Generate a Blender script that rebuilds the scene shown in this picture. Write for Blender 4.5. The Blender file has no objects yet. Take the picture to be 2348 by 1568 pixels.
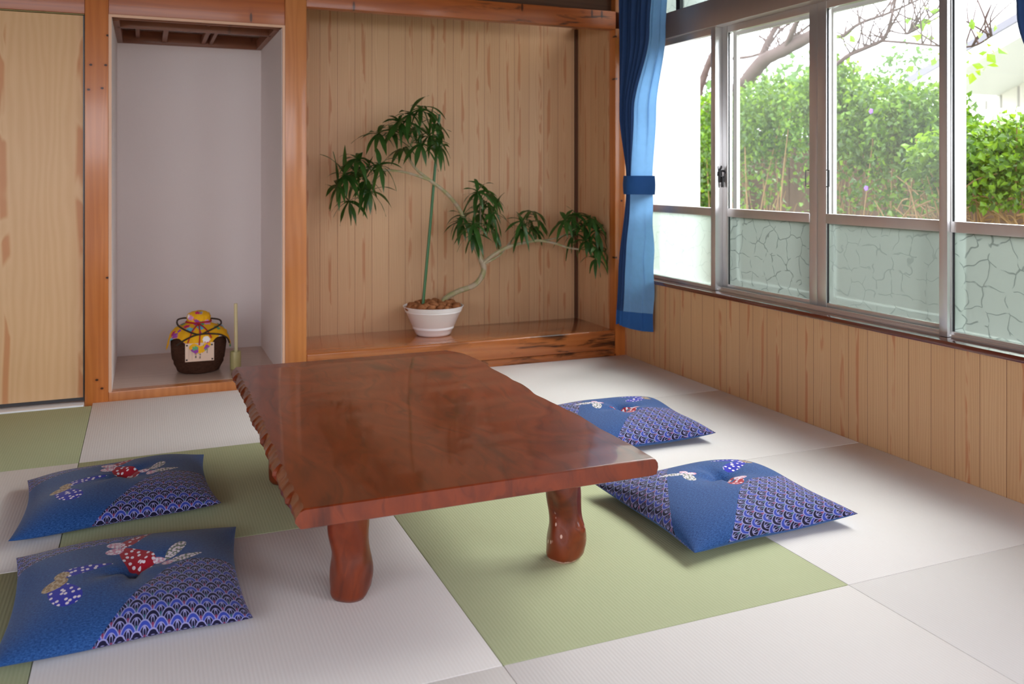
import bpy, bmesh, math, random
import numpy as np
from mathutils import Vector, Matrix
R = math.radians
PI = math.pi
sc = bpy.context.scene
COL = sc.collection

# ------------------------------------------------------------------ camera
cam = bpy.data.cameras.new('camera')
cam.sensor_width = 36.0
cam.lens = 2009.4 / 2348 * 36.0
cam.shift_y = -(784 - 401.4) / 2348
cam.clip_start = 0.05
cam.clip_end = 200
cam.dof.use_dof = True
cam.dof.focus_distance = 2.7
cam.dof.aperture_fstop = 4.0
camo = bpy.data.objects.new('camera', cam)
camo.location = (0.2168, -4.3200, 1.0134)
camo.rotation_euler = (PI / 2, 0, -0.39629)
COL.objects.link(camo)
sc.camera = camo

# ------------------------------------------------------------------ sky, daylight, exposure
w = bpy.data.worlds.new('overcast_sky')
sc.world = w
w.use_nodes = True
bg = w.node_tree.nodes['Background']
bg.inputs[0].default_value = (0.91, 0.95, 1.04, 1)
bg.inputs[1].default_value = 3.0
sun = bpy.data.lights.new('hazy_sun', 'SUN')
sun.energy = 6.0
sun.angle = R(65)
sun.color = (1.0, 0.97, 0.9)
suno = bpy.data.objects.new('hazy_sun', sun)
suno.rotation_euler = Vector((1.0, 0.12, 0.95)).to_track_quat('Z', 'Y').to_euler()   # from the garden side, high haze
COL.objects.link(suno)


def portal(name, loc, rot, sx, sy):
    l = bpy.data.lights.new(name, 'AREA')
    l.shape = 'RECTANGLE'
    l.size = sx
    l.size_y = sy
    l.cycles.is_portal = True
    o = bpy.data.objects.new(name, l)
    o.location = loc
    o.rotation_euler = rot
    COL.objects.link(o)


# skylight openings: the window wall, the glazed opening behind the camera, two added for fill
portal('window_daylight', (2.99, -1.45, 1.4), (0, R(90), 0), 1.9, 2.8)
portal('front_window_daylight', (-0.25, -6.25, 1.55), (R(90), 0, 0), 4.3, 1.0)
portal('side_fill_opening', (-2.45, -4.7, 1.15), (0, R(-90), 0), 1.5, 2.6)  # unseen left opening, added to brighten the front left floor
portal('near_fill_opening', (2.99, -5.0, 1.35), (0, R(90), 0), 1.8, 2.0)  # unseen opening beside the viewer, added to light the front floor

sc.view_settings.view_transform = 'Standard'
sc.view_settings.look = 'None'
sc.view_settings.exposure = 1.1
sc.view_settings.gamma = 1.0
sc.view_settings.use_curve_mapping = False
sc.cycles.max_bounces = 12
sc.cycles.diffuse_bounces = 6
sc.cycles.glossy_bounces = 4
sc.cycles.transmission_bounces = 6
sc.cycles.transparent_max_bounces = 16
sc.cycles.sample_clamp_indirect = 8.0
sc.cycles.caustics_reflective = False
sc.cycles.caustics_refractive = True
sc.cycles.use_denoising = True


# ------------------------------------------------------------------ node helpers
class S:
    """A float socket with arithmetic that adds Math nodes."""
    def __init__(s, nt, sock):
        s.nt, s.k = nt, sock

    def op(s, o, *a):
        n = s.nt.nodes.new('ShaderNodeMath')
        n.operation = o
        for i, v in enumerate((s,) + a):
            if isinstance(v, S):
                s.nt.links.new(v.k, n.inputs[i])
            else:
                n.inputs[i].default_value = float(v)
        return S(s.nt, n.outputs[0])

    def __add__(s, b): return s.op('ADD', b)
    __radd__ = __add__
    def __sub__(s, b): return s.op('SUBTRACT', b)
    def __rsub__(s, b): return (s * -1.0) + b
    def __mul__(s, b): return s.op('MULTIPLY', b)
    __rmul__ = __mul__
    def __truediv__(s, b): return s.op('DIVIDE', b)
    def __neg__(s): return s * -1.0
    def abs(s): return s.op('ABSOLUTE')
    def sin(s): return s.op('SINE')
    def floor(s): return s.op('FLOOR')
    def fract(s): return s.op('FRACT')
    def sqrt(s): return s.op('SQRT')
    def pow(s, e): return s.op('POWER', e)
    def gt(s, b): return s.op('GREATER_THAN', b)
    def lt(s, b): return s.op('LESS_THAN', b)
    def mn(s, b): return s.op('MINIMUM', b)
    def mx(s, b): return s.op('MAXIMUM', b)

    def smooth(s, a, b):
        n = s.nt.nodes.new('ShaderNodeMapRange')
        n.interpolation_type = 'SMOOTHSTEP'
        s.nt.links.new(s.k, n.inputs[0])
        flip = a > b
        n.inputs[1].default_value = min(a, b)
        n.inputs[2].default_value = max(a, b)
        n.inputs[3].default_value = 1.0 if flip else 0.0
        n.inputs[4].default_value = 0.0 if flip else 1.0
        return S(s.nt, n.outputs[0])


class M:
    """A material under construction."""
    def __init__(s, name, rough=0.5, spec=0.5, coat=0.0, coat_rough=0.05, metal=0.0):
        s.m = bpy.data.materials.new(name)
        s.m.use_nodes = True
        s.nt = s.m.node_tree
        s.b = s.nt.nodes['Principled BSDF']
        s.out = s.nt.nodes['Material Output']
        s.b.inputs['Roughness'].default_value = rough
        s.b.inputs['Specular IOR Level'].default_value = spec
        s.b.inputs['Metallic'].default_value = metal
        s.b.inputs['Coat Weight'].default_value = coat
        s.b.inputs['Coat Roughness'].default_value = coat_rough

    def node(s, t): return s.nt.nodes.new(t)
    def link(s, a, b): s.nt.links.new(a.k if isinstance(a, S) else a, b)

    def coords(s, kind='Object'):
        t = s.node('ShaderNodeTexCoord')
        x = s.node('ShaderNodeSeparateXYZ')
        s.link(t.outputs[kind], x.inputs[0])
        return [S(s.nt, x.outputs[i]) for i in range(3)]

    def vec(s, x, y, z=0.0):
        c = s.node('ShaderNodeCombineXYZ')
        for i, v in enumerate((x, y, z)):
            if isinstance(v, S):
                s.link(v, c.inputs[i])
            else:
                c.inputs[i].default_value = v
        return c.outputs[0]

    def noise(s, vec, scale=1.0, detail=2.0, rough=0.5, dist=0.0):
        n = s.node('ShaderNodeTexNoise')
        s.link(vec, n.inputs['Vector'])
        n.inputs['Scale'].default_value = scale
        n.inputs['Detail'].default_value = detail
        n.inputs['Roughness'].default_value = rough
        n.inputs['Distortion'].default_value = dist
        return S(s.nt, n.outputs[0])

    def rnd(s, a):
        n = s.node('ShaderNodeTexWhiteNoise')
        n.noise_dimensions = '1D'
        s.link(a, n.inputs['W'])
        return S(s.nt, n.outputs['Value'])

    def voro(s, vec, scale=1.0, feature='F1', rand=1.0, dim='3D'):
        n = s.node('ShaderNodeTexVoronoi')
        n.voronoi_dimensions = dim
        n.feature = feature
        s.link(vec, n.inputs['Vector'])
        n.inputs['Scale'].default_value = scale
        n.inputs['Randomness'].default_value = rand
        return S(s.nt, n.outputs['Distance'])

    def mix(s, f, a, b):
        n = s.node('ShaderNodeMix')
        n.data_type = 'RGBA'
        if isinstance(f, S):
            s.link(f, n.inputs[0])
        else:
            n.inputs[0].default_value = f
        for v, i in ((a, 6), (b, 7)):
            if isinstance(v, tuple):
                n.inputs[i].default_value = v if len(v) == 4 else v + (1,)
            else:
                s.link(v, n.inputs[i])
        return n.outputs[2]

    def color(s, c):
        if isinstance(c, tuple):
            s.b.inputs['Base Color'].default_value = c + (1,)
        else:
            s.link(c, s.b.inputs['Base Color'])
        return s

    def bump(s, h, strength=0.3, dist=0.002):
        n = s.node('ShaderNodeBump')
        n.inputs['Strength'].default_value = strength
        n.inputs['Distance'].default_value = dist
        s.link(h, n.inputs['Height'])
        s.link(n.outputs[0], s.b.inputs['Normal'])
        return s


def srgb(r, g, b):
    f = lambda c: ((c / 255 + 0.055) / 1.055) ** 2.4 if c > 10 else c / 255 / 12.92
    return (f(r), f(g), f(b))


def simple(name, col, rough=0.5, **k):
    return M(name, rough, **k).color(col).m


# ------------------------------------------------------------------ materials
def plank_mat(name, axis, board, groove, light, mid, streak, line, seed=0.0, rough=0.42, always=0.0, fw=1.0, fz=4.2):
    """Vertical pine boards: axis is the horizontal coordinate they repeat along (0 = x, 1 = y)."""
    m = M(name, rough, 0.35)
    c = m.coords()
    h, z = c[axis], c[2]
    q = h / board + 0.37 + seed
    k = q.floor()
    f = q.fract() - 0.5
    r1, r2 = m.rnd(k + seed * 7 + 3.1), m.rnd(k + 91.7 + seed)
    zz = z + r1 * 13.0
    wob = m.noise(m.vec(f * 1.6, zz * 0.9, k), 1.0, 2) - 0.5
    xs = f + (r2 - 0.5) * 0.5 + wob * 0.32
    rings = (xs.abs() * 58.0 + m.noise(m.vec(k, zz * 1.7, f * 2.0), 1.0, 2) * 16.0).sin() * 0.5 + 0.5
    fine = m.noise(m.vec(h * 260.0, z * 3.0, k), 1.0, 3, 0.6)
    # flame of late wood up the heart of some boards
    heart = m.noise(m.vec(xs * 3.4 + k * 5.0, zz * fz, k * 2.0), 1.0, 2.0, 0.5, 0.5)
    flame = heart.smooth(0.46, 0.56) * xs.abs().smooth(0.14 * fw, 0.05 * fw) * (r1 + always).smooth(0.05, 0.3)
    col = m.mix(rings * 0.35 + fine * 0.35, light, mid)
    col = m.mix(r2 * 0.40, col, mid)
    halo = heart.smooth(0.38, 0.46) * xs.abs().smooth(0.2 * fw, 0.08 * fw) * (r1 + always).smooth(0.05, 0.3)
    col = m.mix(halo * 0.30, col, light)
    col = m.mix(flame * 0.58, col, streak)
    if groove:
        g = f.abs().smooth(0.485, 0.497)
        col = m.mix(g * 0.85, col, line)
        m.bump(1.0 - g, 0.5, 0.002)
    m.color(col)
    return m.m


def varnish_mat(name, along, light, dark, knots=0.5, knot_scale=5.0, rough=0.26, coat=0.5, dirt=0.0, seed=0.0):
    """Varnished conifer timber with growth lines running along an axis, and dark knots."""
    m = M(name, rough, 0.5, coat, 0.12)
    c = m.coords()
    a = c[along]
    o = [c[i] for i in range(3) if i != along]
    p, q = o[0] + seed, o[1] + seed * 0.3
    v = m.vec(p * 9.0, q * 9.0, a * 0.8)
    n1 = m.noise(v, 1.0, 3, 0.5, 0.6)
    lines = ((p + q * 0.8) * 190.0 + n1 * 26.0 + a * 2.0).sin() * 0.5 + 0.5
    fine = m.noise(m.vec(p * 160, q * 160, a * 5), 1.0, 3, 0.6)
    big = m.noise(m.vec(p * 3, q * 3, a * 1.3), 1.0, 2)
    f = lines * 0.28 + fine * 0.3 + big.smooth(0.3, 0.75) * 0.42
    col = m.mix(f, light, dark)
    if knots:
        d = m.voro(m.vec((p + q * 0.37) * knot_scale * 1.1, a * knot_scale * 1.5, 0.0), 1.0, 'F1', 1.0, '2D')
        kn = d.smooth(0.050, 0.026) * knots
        halo = d.smooth(0.13, 0.04) * 0.4 * knots
        col = m.mix(halo, col, dark)
        col = m.mix(kn, col, srgb(40, 16, 10))
    if dirt:
        s = m.noise(m.vec(p * 28, q * 28, a * 4.5), 1.0, 3, 0.6, 0.5).smooth(0.50, 0.66)
        s = s * c[along].smooth(1.2, 2.4)
        col = m.mix(s * dirt, col, srgb(36, 15, 9))
    m.color(col)
    m.bump(fine, 0.05, 0.001)
    return m.m


def table_mat(name, wear=0.0):
    m = M(name, 0.4, 0.3, 0.5, 0.05)
    x, y, z = m.coords()
    wv = m.noise(m.vec(x * 2.2, y * 1.1, z * 2.0), 1.0, 3, 0.55, 0.9)
    g = m.noise(m.vec(x * 16 + wv * 9.0, y * 3.2 + wv * 4.0, z * 6), 1.0, 4, 0.6, 0.3)
    fine = m.noise(m.vec(x * 120, y * 14, z * 40), 1.0, 4, 0.65)
    dk = m.noise(m.vec(x * 4.0, y * 2.5, z * 3), 1.0, 4, 0.6, 1.2).smooth(0.54, 0.74)
    rings = (wv * 60.0 + x * 24.0).sin() * 0.5 + 0.5
    col = m.mix(g * 0.55 + rings * 0.2 + fine * 0.25, srgb(138, 56, 18), srgb(84, 29, 10))
    streaks = m.noise(m.vec(x * 30 + wv * 14.0, y * 5 + wv * 6.0, z * 6), 1.0, 3, 0.55, 0.6).smooth(0.52, 0.70)
    col = m.mix(streaks * 0.45, col, srgb(66, 22, 9))
    col = m.mix(dk * 0.72, col, srgb(50, 17, 8))
    if wear:
        # chipped varnish and a worn pale foot
        ch = m.voro(m.vec(x * 60, y * 60, z * 34), 1.0)
        ch = ch.smooth(0.22, 0.15) * m.noise(m.vec(x * 14, y * 14, z * 10), 1.0, 2).smooth(0.52, 0.6) * z.smooth(0.17, 0.13)
        foot = (z + m.noise(m.vec(x * 90, y * 90, 0.0), 1.0, 2) * 0.012).smooth(0.0145, 0.010)
        col = m.mix((ch + foot).mn(1.0) * wear, col, srgb(205, 165, 150))
    m.color(col)
    m.bump(m.noise(m.vec(x * 7, y * 5, z * 7), 1.0, 2), 0.04, 0.01)
    return m.m


def tatami_mat_mat(name, a, b):
    m = M(name, 0.75, 0.25)
    x, y, z = m.coords()
    t = m.node('ShaderNodeObjectInfo')
    rib = (x * (2 * PI / 0.0085)).sin() * 0.5 + 0.5
    wf = (y * (2 * PI / 0.0035) + (x / 0.00425).floor() * PI).sin() * 0.5 + 0.5
    n = m.noise(m.vec(x * 300, y * 30, 0.0), 1.0, 3, 0.6)
    n2 = m.noise(m.vec(x * 2.5, y * 2.5, 0.0), 1.0, 2)
    col = m.mix(rib * 0.30 + n * 0.40 + n2 * 0.25 + wf * 0.05, a, b)
    m.color(col)
    m.bump(rib * 0.7 + wf * 0.3, 0.25, 0.0012)
    return m.m


def plaster_mat(name, col, rough=0.9):
    m = M(name, rough, 0.15)
    x, y, z = m.coords()
    n = m.noise(m.vec(x, y, z), 160.0, 4, 0.6)
    n2 = m.noise(m.vec(x, y, z), 2.2, 3, 0.5)
    d = tuple(v * 0.9 for v in col)
    m.color(m.mix(n * 0.5 + n2 * 0.4, col, d))
    m.bump(n, 0.25, 0.0015)
    return m.m


def alu_mat(name, col, rough=0.34):
    m = M(name, rough, 0.5, metal=0.75)
    x, y, z = m.coords()
    n = m.noise(m.vec(x * 30, y * 30, z * 8), 1.0, 2)
    m.color(m.mix(n, col, tuple(v * 0.93 for v in col)))
    return m.m


def clear_glass(name):
    m = M(name)
    tr = m.node('ShaderNodeBsdfTransparent')
    tr.inputs[0].default_value = (0.975, 0.985, 0.98, 1)
    gl = m.node('ShaderNodeBsdfGlossy')
    gl.inputs['Roughness'].default_value = 0.0
    lw = m.node('ShaderNodeLayerWeight')
    lw.inputs[0].default_value = 0.5
    fr = S(m.nt, lw.outputs['Facing']).pow(5.0) * 0.9 + 0.035
    mx = m.node('ShaderNodeMixShader')
    m.link(fr, mx.inputs[0])
    m.link(tr.outputs[0], mx.inputs[1])
    m.link(gl.outputs[0], mx.inputs[2])
    m.link(mx.outputs[0], m.out.inputs[0])
    return m.m


def frosted_glass(name, seed=0.0, depth=1.0, tint=0.95):
    """Obscure glass with a pressed pattern of scalloped lines."""
    m = M(name)
    x, y, z = m.coords()
    wx = m.noise(m.vec(y * 15 + seed, z * 15, 0.3), 1.0, 1) * 1.05
    wz = m.noise(m.vec(y * 15 + seed, z * 15, 7.7), 1.0, 1) * 1.05
    v = m.vec(y * 13 + wx + seed, z * 13 + wz, 0.0)
    e = m.voro(v, 1.0, 'DISTANCE_TO_EDGE', 0.75, '2D')
    gap = m.noise(m.vec(y * 22 + seed, z * 22, 0.0), 1.0, 1).smooth(0.38, 0.48)
    line = e.smooth(0.042, 0.018) * gap * depth
    bump = m.node('ShaderNodeBump')
    bump.inputs['Strength'].default_value = 0.4
    bump.inputs['Distance'].default_value = 0.002
    m.link(line + m.noise(m.vec(y * 90, z * 90, 0.0), 1.0, 2) * 0.3, bump.inputs['Height'])
    tl = m.node('ShaderNodeBsdfTranslucent')
    m.link(m.mix(line * 0.6, (0.40 * tint, 0.44 * tint, 0.42 * tint), (0.20, 0.23, 0.22)), tl.inputs[0])
    rf = m.node('ShaderNodeBsdfRefraction')
    rf.inputs['IOR'].default_value = 1.08
    rf.inputs['Roughness'].default_value = 0.42
    m.link(m.mix(line * 0.6, (0.46 * tint, 0.50 * tint, 0.48 * tint), (0.20, 0.23, 0.22)), rf.inputs[0])
    m.link(bump.outputs[0], rf.inputs['Normal'])
    gl = m.node('ShaderNodeBsdfGlossy')
    gl.inputs['Roughness'].default_value = 0.18
    m.link(bump.outputs[0], gl.inputs['Normal'])
    a = m.node('ShaderNodeMixShader')
    a.inputs[0].default_value = 0.72
    m.link(tl.outputs[0], a.inputs[1])
    m.link(rf.outputs[0], a.inputs[2])
    b = m.node('ShaderNodeMixShader')
    b.inputs[0].default_value = 0.05
    m.link(a.outputs[0], b.inputs[1])
    m.link(gl.outputs[0], b.inputs[2])
    m.link(b.outputs[0], m.out.inputs[0])
    return m.m


def screen_mesh_mat(name):
    m = M(name)
    tr = m.node('ShaderNodeBsdfTransparent')
    df = m.node('ShaderNodeBsdfDiffuse')
    df.inputs[0].default_value = (0.62, 0.64, 0.62, 1)
    tl = m.node('ShaderNodeBsdfTranslucent')
    tl.inputs[0].default_value = (0.62, 0.64, 0.62, 1)
    a = m.node('ShaderNodeMixShader')
    m.link(df.outputs[0], a.inputs[1])
    m.link(tl.outputs[0], a.inputs[2])
    b = m.node('ShaderNodeMixShader')
    b.inputs[0].default_value = 0.09
    m.link(tr.outputs[0], b.inputs[1])
    m.link(a.outputs[0], b.inputs[2])
    m.link(b.outputs[0], m.out.inputs[0])
    return m.m


def thin_mat(name, col, back, mixf=0.45, rough=0.6, var=0.25, scale=8.0, gloss=0.3):
    """Leaf or cloth that lets light through."""
    m = M(name, rough, gloss)
    x, y, z = m.coords()
    n = m.noise(m.vec(x, y, z), scale, 2, 0.6)
    c = m.mix(n.smooth(0.35, 0.65) * var * 2, col, tuple(v * 0.55 for v in col))
    m.color(c)
    tl = m.node('ShaderNodeBsdfTranslucent')
    m.link(m.mix(n.smooth(0.35, 0.65) * var * 2, back, tuple(v * 0.6 for v in back)), tl.inputs[0])
    a = m.node('ShaderNodeMixShader')
    a.inputs[0].default_value = mixf
    m.link(m.b.outputs[0], a.inputs[1])
    m.link(tl.outputs[0], a.inputs[2])
    m.link(a.outputs[0], m.out.inputs[0])
    return m.m


def cushion_mat(name, layout):
    """Indigo cloth with a wave-scale print, a plain band and three butterflies; layout in UV from -1 to 1."""
    m = M(name, 0.85, 0.2)
    tc = m.node('ShaderNodeTexCoord')
    sx = m.node('ShaderNodeSeparateXYZ')
    m.link(tc.outputs['UV'], sx.inputs[0])
    u = S(m.nt, sx.outputs[0]) * 2.0 - 1.0
    v = S(m.nt, sx.outputs[1]) * 2.0 - 1.0
    # plain blue slub cloth
    sl = m.noise(m.vec(u * 34, v * 120, 0.0), 1.0, 3, 0.7)
    sl2 = m.noise(m.vec(u * 70, v * 70, 3.0), 1.0, 2, 0.7)
    blue = m.mix(sl.smooth(0.35, 0.7) * 0.55 + sl2.smooth(0.45, 0.75) * 0.35, srgb(16, 54, 112), srgb(62, 112, 176))
    # wave scales
    a, b = layout['dir'](u, v)
    ww = 0.128
    hh = ww * 0.62
    Rr = ww * 0.54
    p, q = a / ww, b / hh
    j0 = q.floor() - 1.0
    dsel = None
    for t in range(4):
        j = j0 + float(t)
        par = (j * 0.5).fract() * 2.0    # 0 or 1
        px_ = p + par * 0.5 + 0.5
        dx = (px_.fract() - 0.5) * ww
        dy = (q - j) * (0.27 * ww)
        d = (dx * dx + dy * dy).sqrt() / Rr
        cell = px_.floor() + j * 17.0
        if dsel is None:
            dsel, ax, ay, ps, cs = d, dx, dy, par, cell
        else:
            inside = dsel.lt(1.0)
            k = 1.0 - inside
            dsel, ax, ay, ps, cs = [o * inside + n * k for o, n in ((dsel, d), (ax, dx), (ay, dy), (ps, par), (cs, cell))]
    lav, navy, mid = srgb(140, 140, 192), srgb(20, 18, 50), srgb(52, 70, 165)
    band = m.mix(ps, mid, navy)
    # three leaves fanning out inside each scale
    th = ax.op('ARCTAN2', ay + 0.0001)
    fan = (th * 2.1).op('COSINE').abs() * 0.60
    leafline = ((dsel - fan).abs().lt(0.075) * dsel.lt(0.64)).mx(dsel.lt(0.64) * (th * 1.05).sin().abs().lt(0.0))
    rc = m.rnd(cs)
    heart = m.mix(rc.gt(0.5), srgb(40, 110, 120), srgb(160, 50, 90))
    sc_ = m.mix(dsel.lt(0.26), navy, m.mix(0.55, navy, heart))
    sc_ = m.mix(leafline, sc_, lav)
    sc_ = m.mix(dsel.gt(0.64), sc_, lav)
    sc_ = m.mix(dsel.gt(0.70), sc_, band)
    sc_ = m.mix(dsel.gt(0.91), sc_, lav)
    reg = layout['region'](u, v)
    col = m.mix(reg, blue, sc_)
    dots = m.voro(m.vec(u, v * 0.8, 0.0), 17.0, 'F1', 0.75, '2D').lt(0.25)
    dots2 = m.voro(m.vec(u, v, 0.0), 30.0, 'F1', 0.8, '2D').lt(0.40)
    for wings in layout['wings']:
        for (cu, cv, ru, rv, ang, c0, c1, kind, tap) in wings:
            du, dv = u - cu, v - cv
            ca, sa = math.cos(ang), math.sin(ang)
            e1 = (du * ca + dv * sa) / ru
            e2 = (dv * ca - du * sa) / rv
            e2 = e2 / ((e1 * tap) + (1.0 - abs(tap)) + 0.12)      # wings widen or narrow outwards
            inside = (e1 * e1 + e2 * e2).lt(1.0)
            wc = m.mix(dots2 if kind else dots, c0, c1)
            col = m.mix(inside, col, wc)
    m.color(col)
    wv = (u * 420.0).sin() * 0.25 + (v * 420.0).sin() * 0.25 + sl * 0.5
    m.bump(wv, 0.2, 0.001)
    m.b.inputs['Sheen Weight'].default_value = 0.15
    return m.m


RED, WHT, TAN = srgb(165, 16, 40), srgb(236, 226, 236), srgb(190, 170, 140)
BLU, GRN, PNK = srgb(34, 40, 170), srgb(120, 130, 116), srgb(210, 150, 175)


def lay_left():
    def region(u, v):
        # lower right field below an S curve, and a strip along the far edge
        curve = (-0.16) + (u - 0.75).smooth(-1.25, 0.30) * 0.0
        s = u.smooth(-0.50, 0.55) * 1.12 - 1.22
        low = (v - s).lt(0.0)
        top = (v - (0.46 + u.smooth(-1.0, 0.35) * 0.16 + u.smooth(0.0, 0.4) * 0.5)).gt(0.0)
        return low.mx(top)
    wings = [
        [(-0.55, -0.36, 0.26, 0.15, R(-62), BLU, WHT, 0, 0.35), (-0.38, -0.02, 0.25, 0.10, R(12), BLU, WHT, 0, -0.45),
         (-0.62, -0.20, 0.12, 0.075, R(28), TAN, srgb(150, 120, 80), 1, 0.0), (-0.57, -0.06, 0.07, 0.06, R(40), TAN, srgb(150, 120, 80), 1, 0.0)],
        [(0.05, 0.15, 0.24, 0.14, R(-58), RED, WHT, 0, 0.3), (0.06, 0.55, 0.23, 0.09, R(52), RED, WHT, 0, -0.45),
         (-0.12, 0.45, 0.09, 0.06, R(140), PNK, WHT, 1, 0.0), (-0.13, 0.30, 0.08, 0.06, R(200), PNK, WHT, 1, 0.0)],
        [(0.41, 0.14, 0.17, 0.062, R(60), GRN, WHT, 1, 0.1), (0.51, -0.03, 0.16, 0.07, R(20), GRN, WHT, 1, -0.4),
         (0.26, 0.01, 0.06, 0.04, R(-30), PNK, WHT, 1, 0.0), (0.33, -0.09, 0.05, 0.05, R(-30), PNK, WHT, 1, 0.0)],
    ]
    return {'dir': lambda u, v: (u, v), 'region': region, 'wings': wings}


def lay_right():
    def region(u, v):
        s = u.smooth(-0.95, 0.35) * 1.15 - 1.30
        low = (v - s - u.smooth(0.5, 1.0) * 0.12).lt(0.0)
        left = (u + 0.92 - (v + 0.35).mx(-0.25) * 0.62).lt(0.0)
        return low.mx(left)
    wings = [
        [(0.50, 0.58, 0.24, 0.09, R(165), BLU, WHT, 0, -0.4), (0.44, 0.37, 0.22, 0.10, R(205), BLU, WHT, 0, 0.2),
         (0.68, 0.55, 0.07, 0.05, R(20), TAN, srgb(150, 120, 80), 1, 0.0), (0.66, 0.43, 0.07, 0.05, R(-10), TAN, srgb(150, 120, 80), 1, 0.0)],
        [(0.06, 0.08, 0.18, 0.055, R(160), RED, WHT, 0, -0.4), (0.10, -0.13, 0.13, 0.09, R(215), RED, WHT, 0, 0.2),
         (0.23, -0.02, 0.08, 0.06, R(20), PNK, WHT, 1, 0.0)],
        [(-0.42, 0.37, 0.15, 0.055, R(165), GRN, WHT, 1, -0.3), (-0.27, 0.23, 0.13, 0.07, R(250), GRN, WHT, 1, 0.1),
         (-0.24, 0.40, 0.05, 0.04, R(-10), PNK, WHT, 1, 0.0), (-0.18, 0.33, 0.06, 0.03, R(-10), PNK, WHT, 1, 0.0)],
    ]
    return {'dir': lambda u, v: (v * 0.97 - u * 0.22, (u * 0.97 + v * 0.22) * -1.0), 'region': region, 'wings': wings}


def cloth_print_mat(name):
    m = M(name, 0.8, 0.2)
    x, y, z = m.coords()
    v = m.vec(x, y, z)
    base = srgb(238, 176, 30)
    cols = [srgb(222, 150, 205), srgb(110, 190, 214), srgb(206, 40, 110), srgb(246, 240, 240), srgb(150, 70, 160), srgb(90, 170, 120)]
    col = None
    for i, c in enumerate(cols):
        d = m.voro(m.vec(x + 0.31 * i, y + 0.17 * i, z - 0.23 * i), 10.0 + i, 'F1')
        n = m.noise(v, 70.0 + 9 * i, 2, 0.6)
        f = (d + n * 0.35).smooth(0.42, 0.38)
        col = m.mix(f, col if col is not None else base, c)
    m.color(col)
    return m.m


MAT = {}
MAT['pillar'] = varnish_mat('varnished_cedar_upright', 2, srgb(212, 130, 62), srgb(172, 90, 36), 0.95, 5.2, 0.3, 0.35, 0, 0.3)
MAT['pillar2'] = varnish_mat('varnished_cedar_upright_fine', 2, srgb(210, 136, 76), srgb(174, 100, 48), 0.0, 4.6, 0.32, 0.3, 0, 2.2)
MAT['beam'] = varnish_mat('varnished_cedar_beam', 0, srgb(190, 104, 46), srgb(146, 70, 26), 0.8, 4.2, 0.36, 0.2, 0.9, 1.1)
MAT['dais'] = varnish_mat('varnished_cedar_dais', 0, srgb(198, 120, 62), srgb(154, 80, 36), 0.6, 3.4, 0.2, 0.7, 0.9, 4.7)
MAT['sill'] = simple('dark_red_sill_paint', srgb(92, 40, 28), 0.2, coat=1.0)
MAT['alcove'] = plank_mat('pine_boards_alcove', 0, 0.0955, True, srgb(216, 178, 138), srgb(192, 148, 108), srgb(176, 104, 58), srgb(126, 66, 40), 0.2)
MAT['alcove_side'] = plank_mat('pine_boards_alcove_side', 1, 0.0955, True, srgb(216, 178, 138), srgb(192, 148, 108), srgb(176, 104, 58), srgb(126, 66, 40), 0.6)
MAT['dado'] = plank_mat('pine_boards_under_window', 1, 0.096, True, srgb(214, 174, 130), srgb(190, 144, 100), srgb(176, 92, 44), srgb(110, 56, 30), 1.4)
MAT['door'] = plank_mat('pine_door_veneer', 0, 0.29, False, srgb(232, 194, 150), srgb(214, 170, 124), srgb(194, 112, 60), srgb(110, 56, 30), 0.53, 0.42, 1.0, 0.5, 3.2)
MAT['white_plaster'] = plaster_mat('white_plaster', srgb(238, 228, 225))
MAT['beige_plaster'] = plaster_mat('brown_board_wall', srgb(150, 112, 82))
MAT['trim_light'] = simple('pale_cedar_trim', srgb(226, 180, 148), 0.4)
MAT['niche_floor'] = varnish_mat('grey_brown_board', 0, srgb(216, 190, 172), srgb(186, 154, 136), 0, 1, 0.3, 0.3, 0, 1.9)
MAT['dark_wood'] = varnish_mat('brown_ceiling_timber', 0, srgb(150, 92, 60), srgb(110, 60, 38), 0.3, 4, 0.5, 0.1, 0, 0.9)
MAT['ceiling'] = varnish_mat('dark_ceiling_boards', 0, srgb(98, 62, 38), srgb(66, 38, 22), 0, 4, 0.6, 0.0, 0, 5.9)
MAT['tatami_green'] = tatami_mat_mat('green_tatami', srgb(194, 200, 164), srgb(170, 178, 136))
MAT['tatami_white'] = tatami_mat_mat('white_tatami', srgb(243, 240, 238), srgb(231, 226, 223))
MAT['tatami_edge'] = simple('tatami_core', srgb(150, 140, 118), 0.9)
MAT['table'] = table_mat('lacquered_slab')
MAT['table_worn'] = table_mat('lacquered_slab_worn', 1.0)
MAT['alu'] = alu_mat('anodised_aluminium', (0.76, 0.75, 0.74), 0.3)
MAT['alu_satin'] = alu_mat('anodised_aluminium_satin', (0.54, 0.50, 0.47), 0.4)
MAT['white_paint'] = simple('white_outdoor_paint', (0.82, 0.82, 0.80), 0.6)
MAT['black'] = simple('black_rubber', (0.02, 0.02, 0.022), 0.5)
MAT['dark_metal'] = simple('dark_metal', (0.06, 0.06, 0.065), 0.35, metal=0.7)
MAT['glass'] = clear_glass('window_glass')
MAT['frost'] = frosted_glass('patterned_obscure_glass', 0.0, 1.0)
MAT['frost2'] = frosted_glass('patterned_obscure_glass_faint', 4.3, 0.5)
MAT['frost_brightened'] = frosted_glass('brightened_frosted_glass', 2.1, 0.25, 1.5)  # fainter lines; raised tint stands in for the bright wall behind the pane
MAT['screen'] = screen_mesh_mat('insect_mesh')
MAT['track'] = simple('white_door_track', (0.86, 0.87, 0.90), 0.15)
MAT['pot'] = simple('white_glazed_ceramic', (0.93, 0.93, 0.94), 0.3, coat=0.3)
mm = M('coconut_husk', 0.9, 0.1)
_x, _y, _z = mm.coords()
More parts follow.
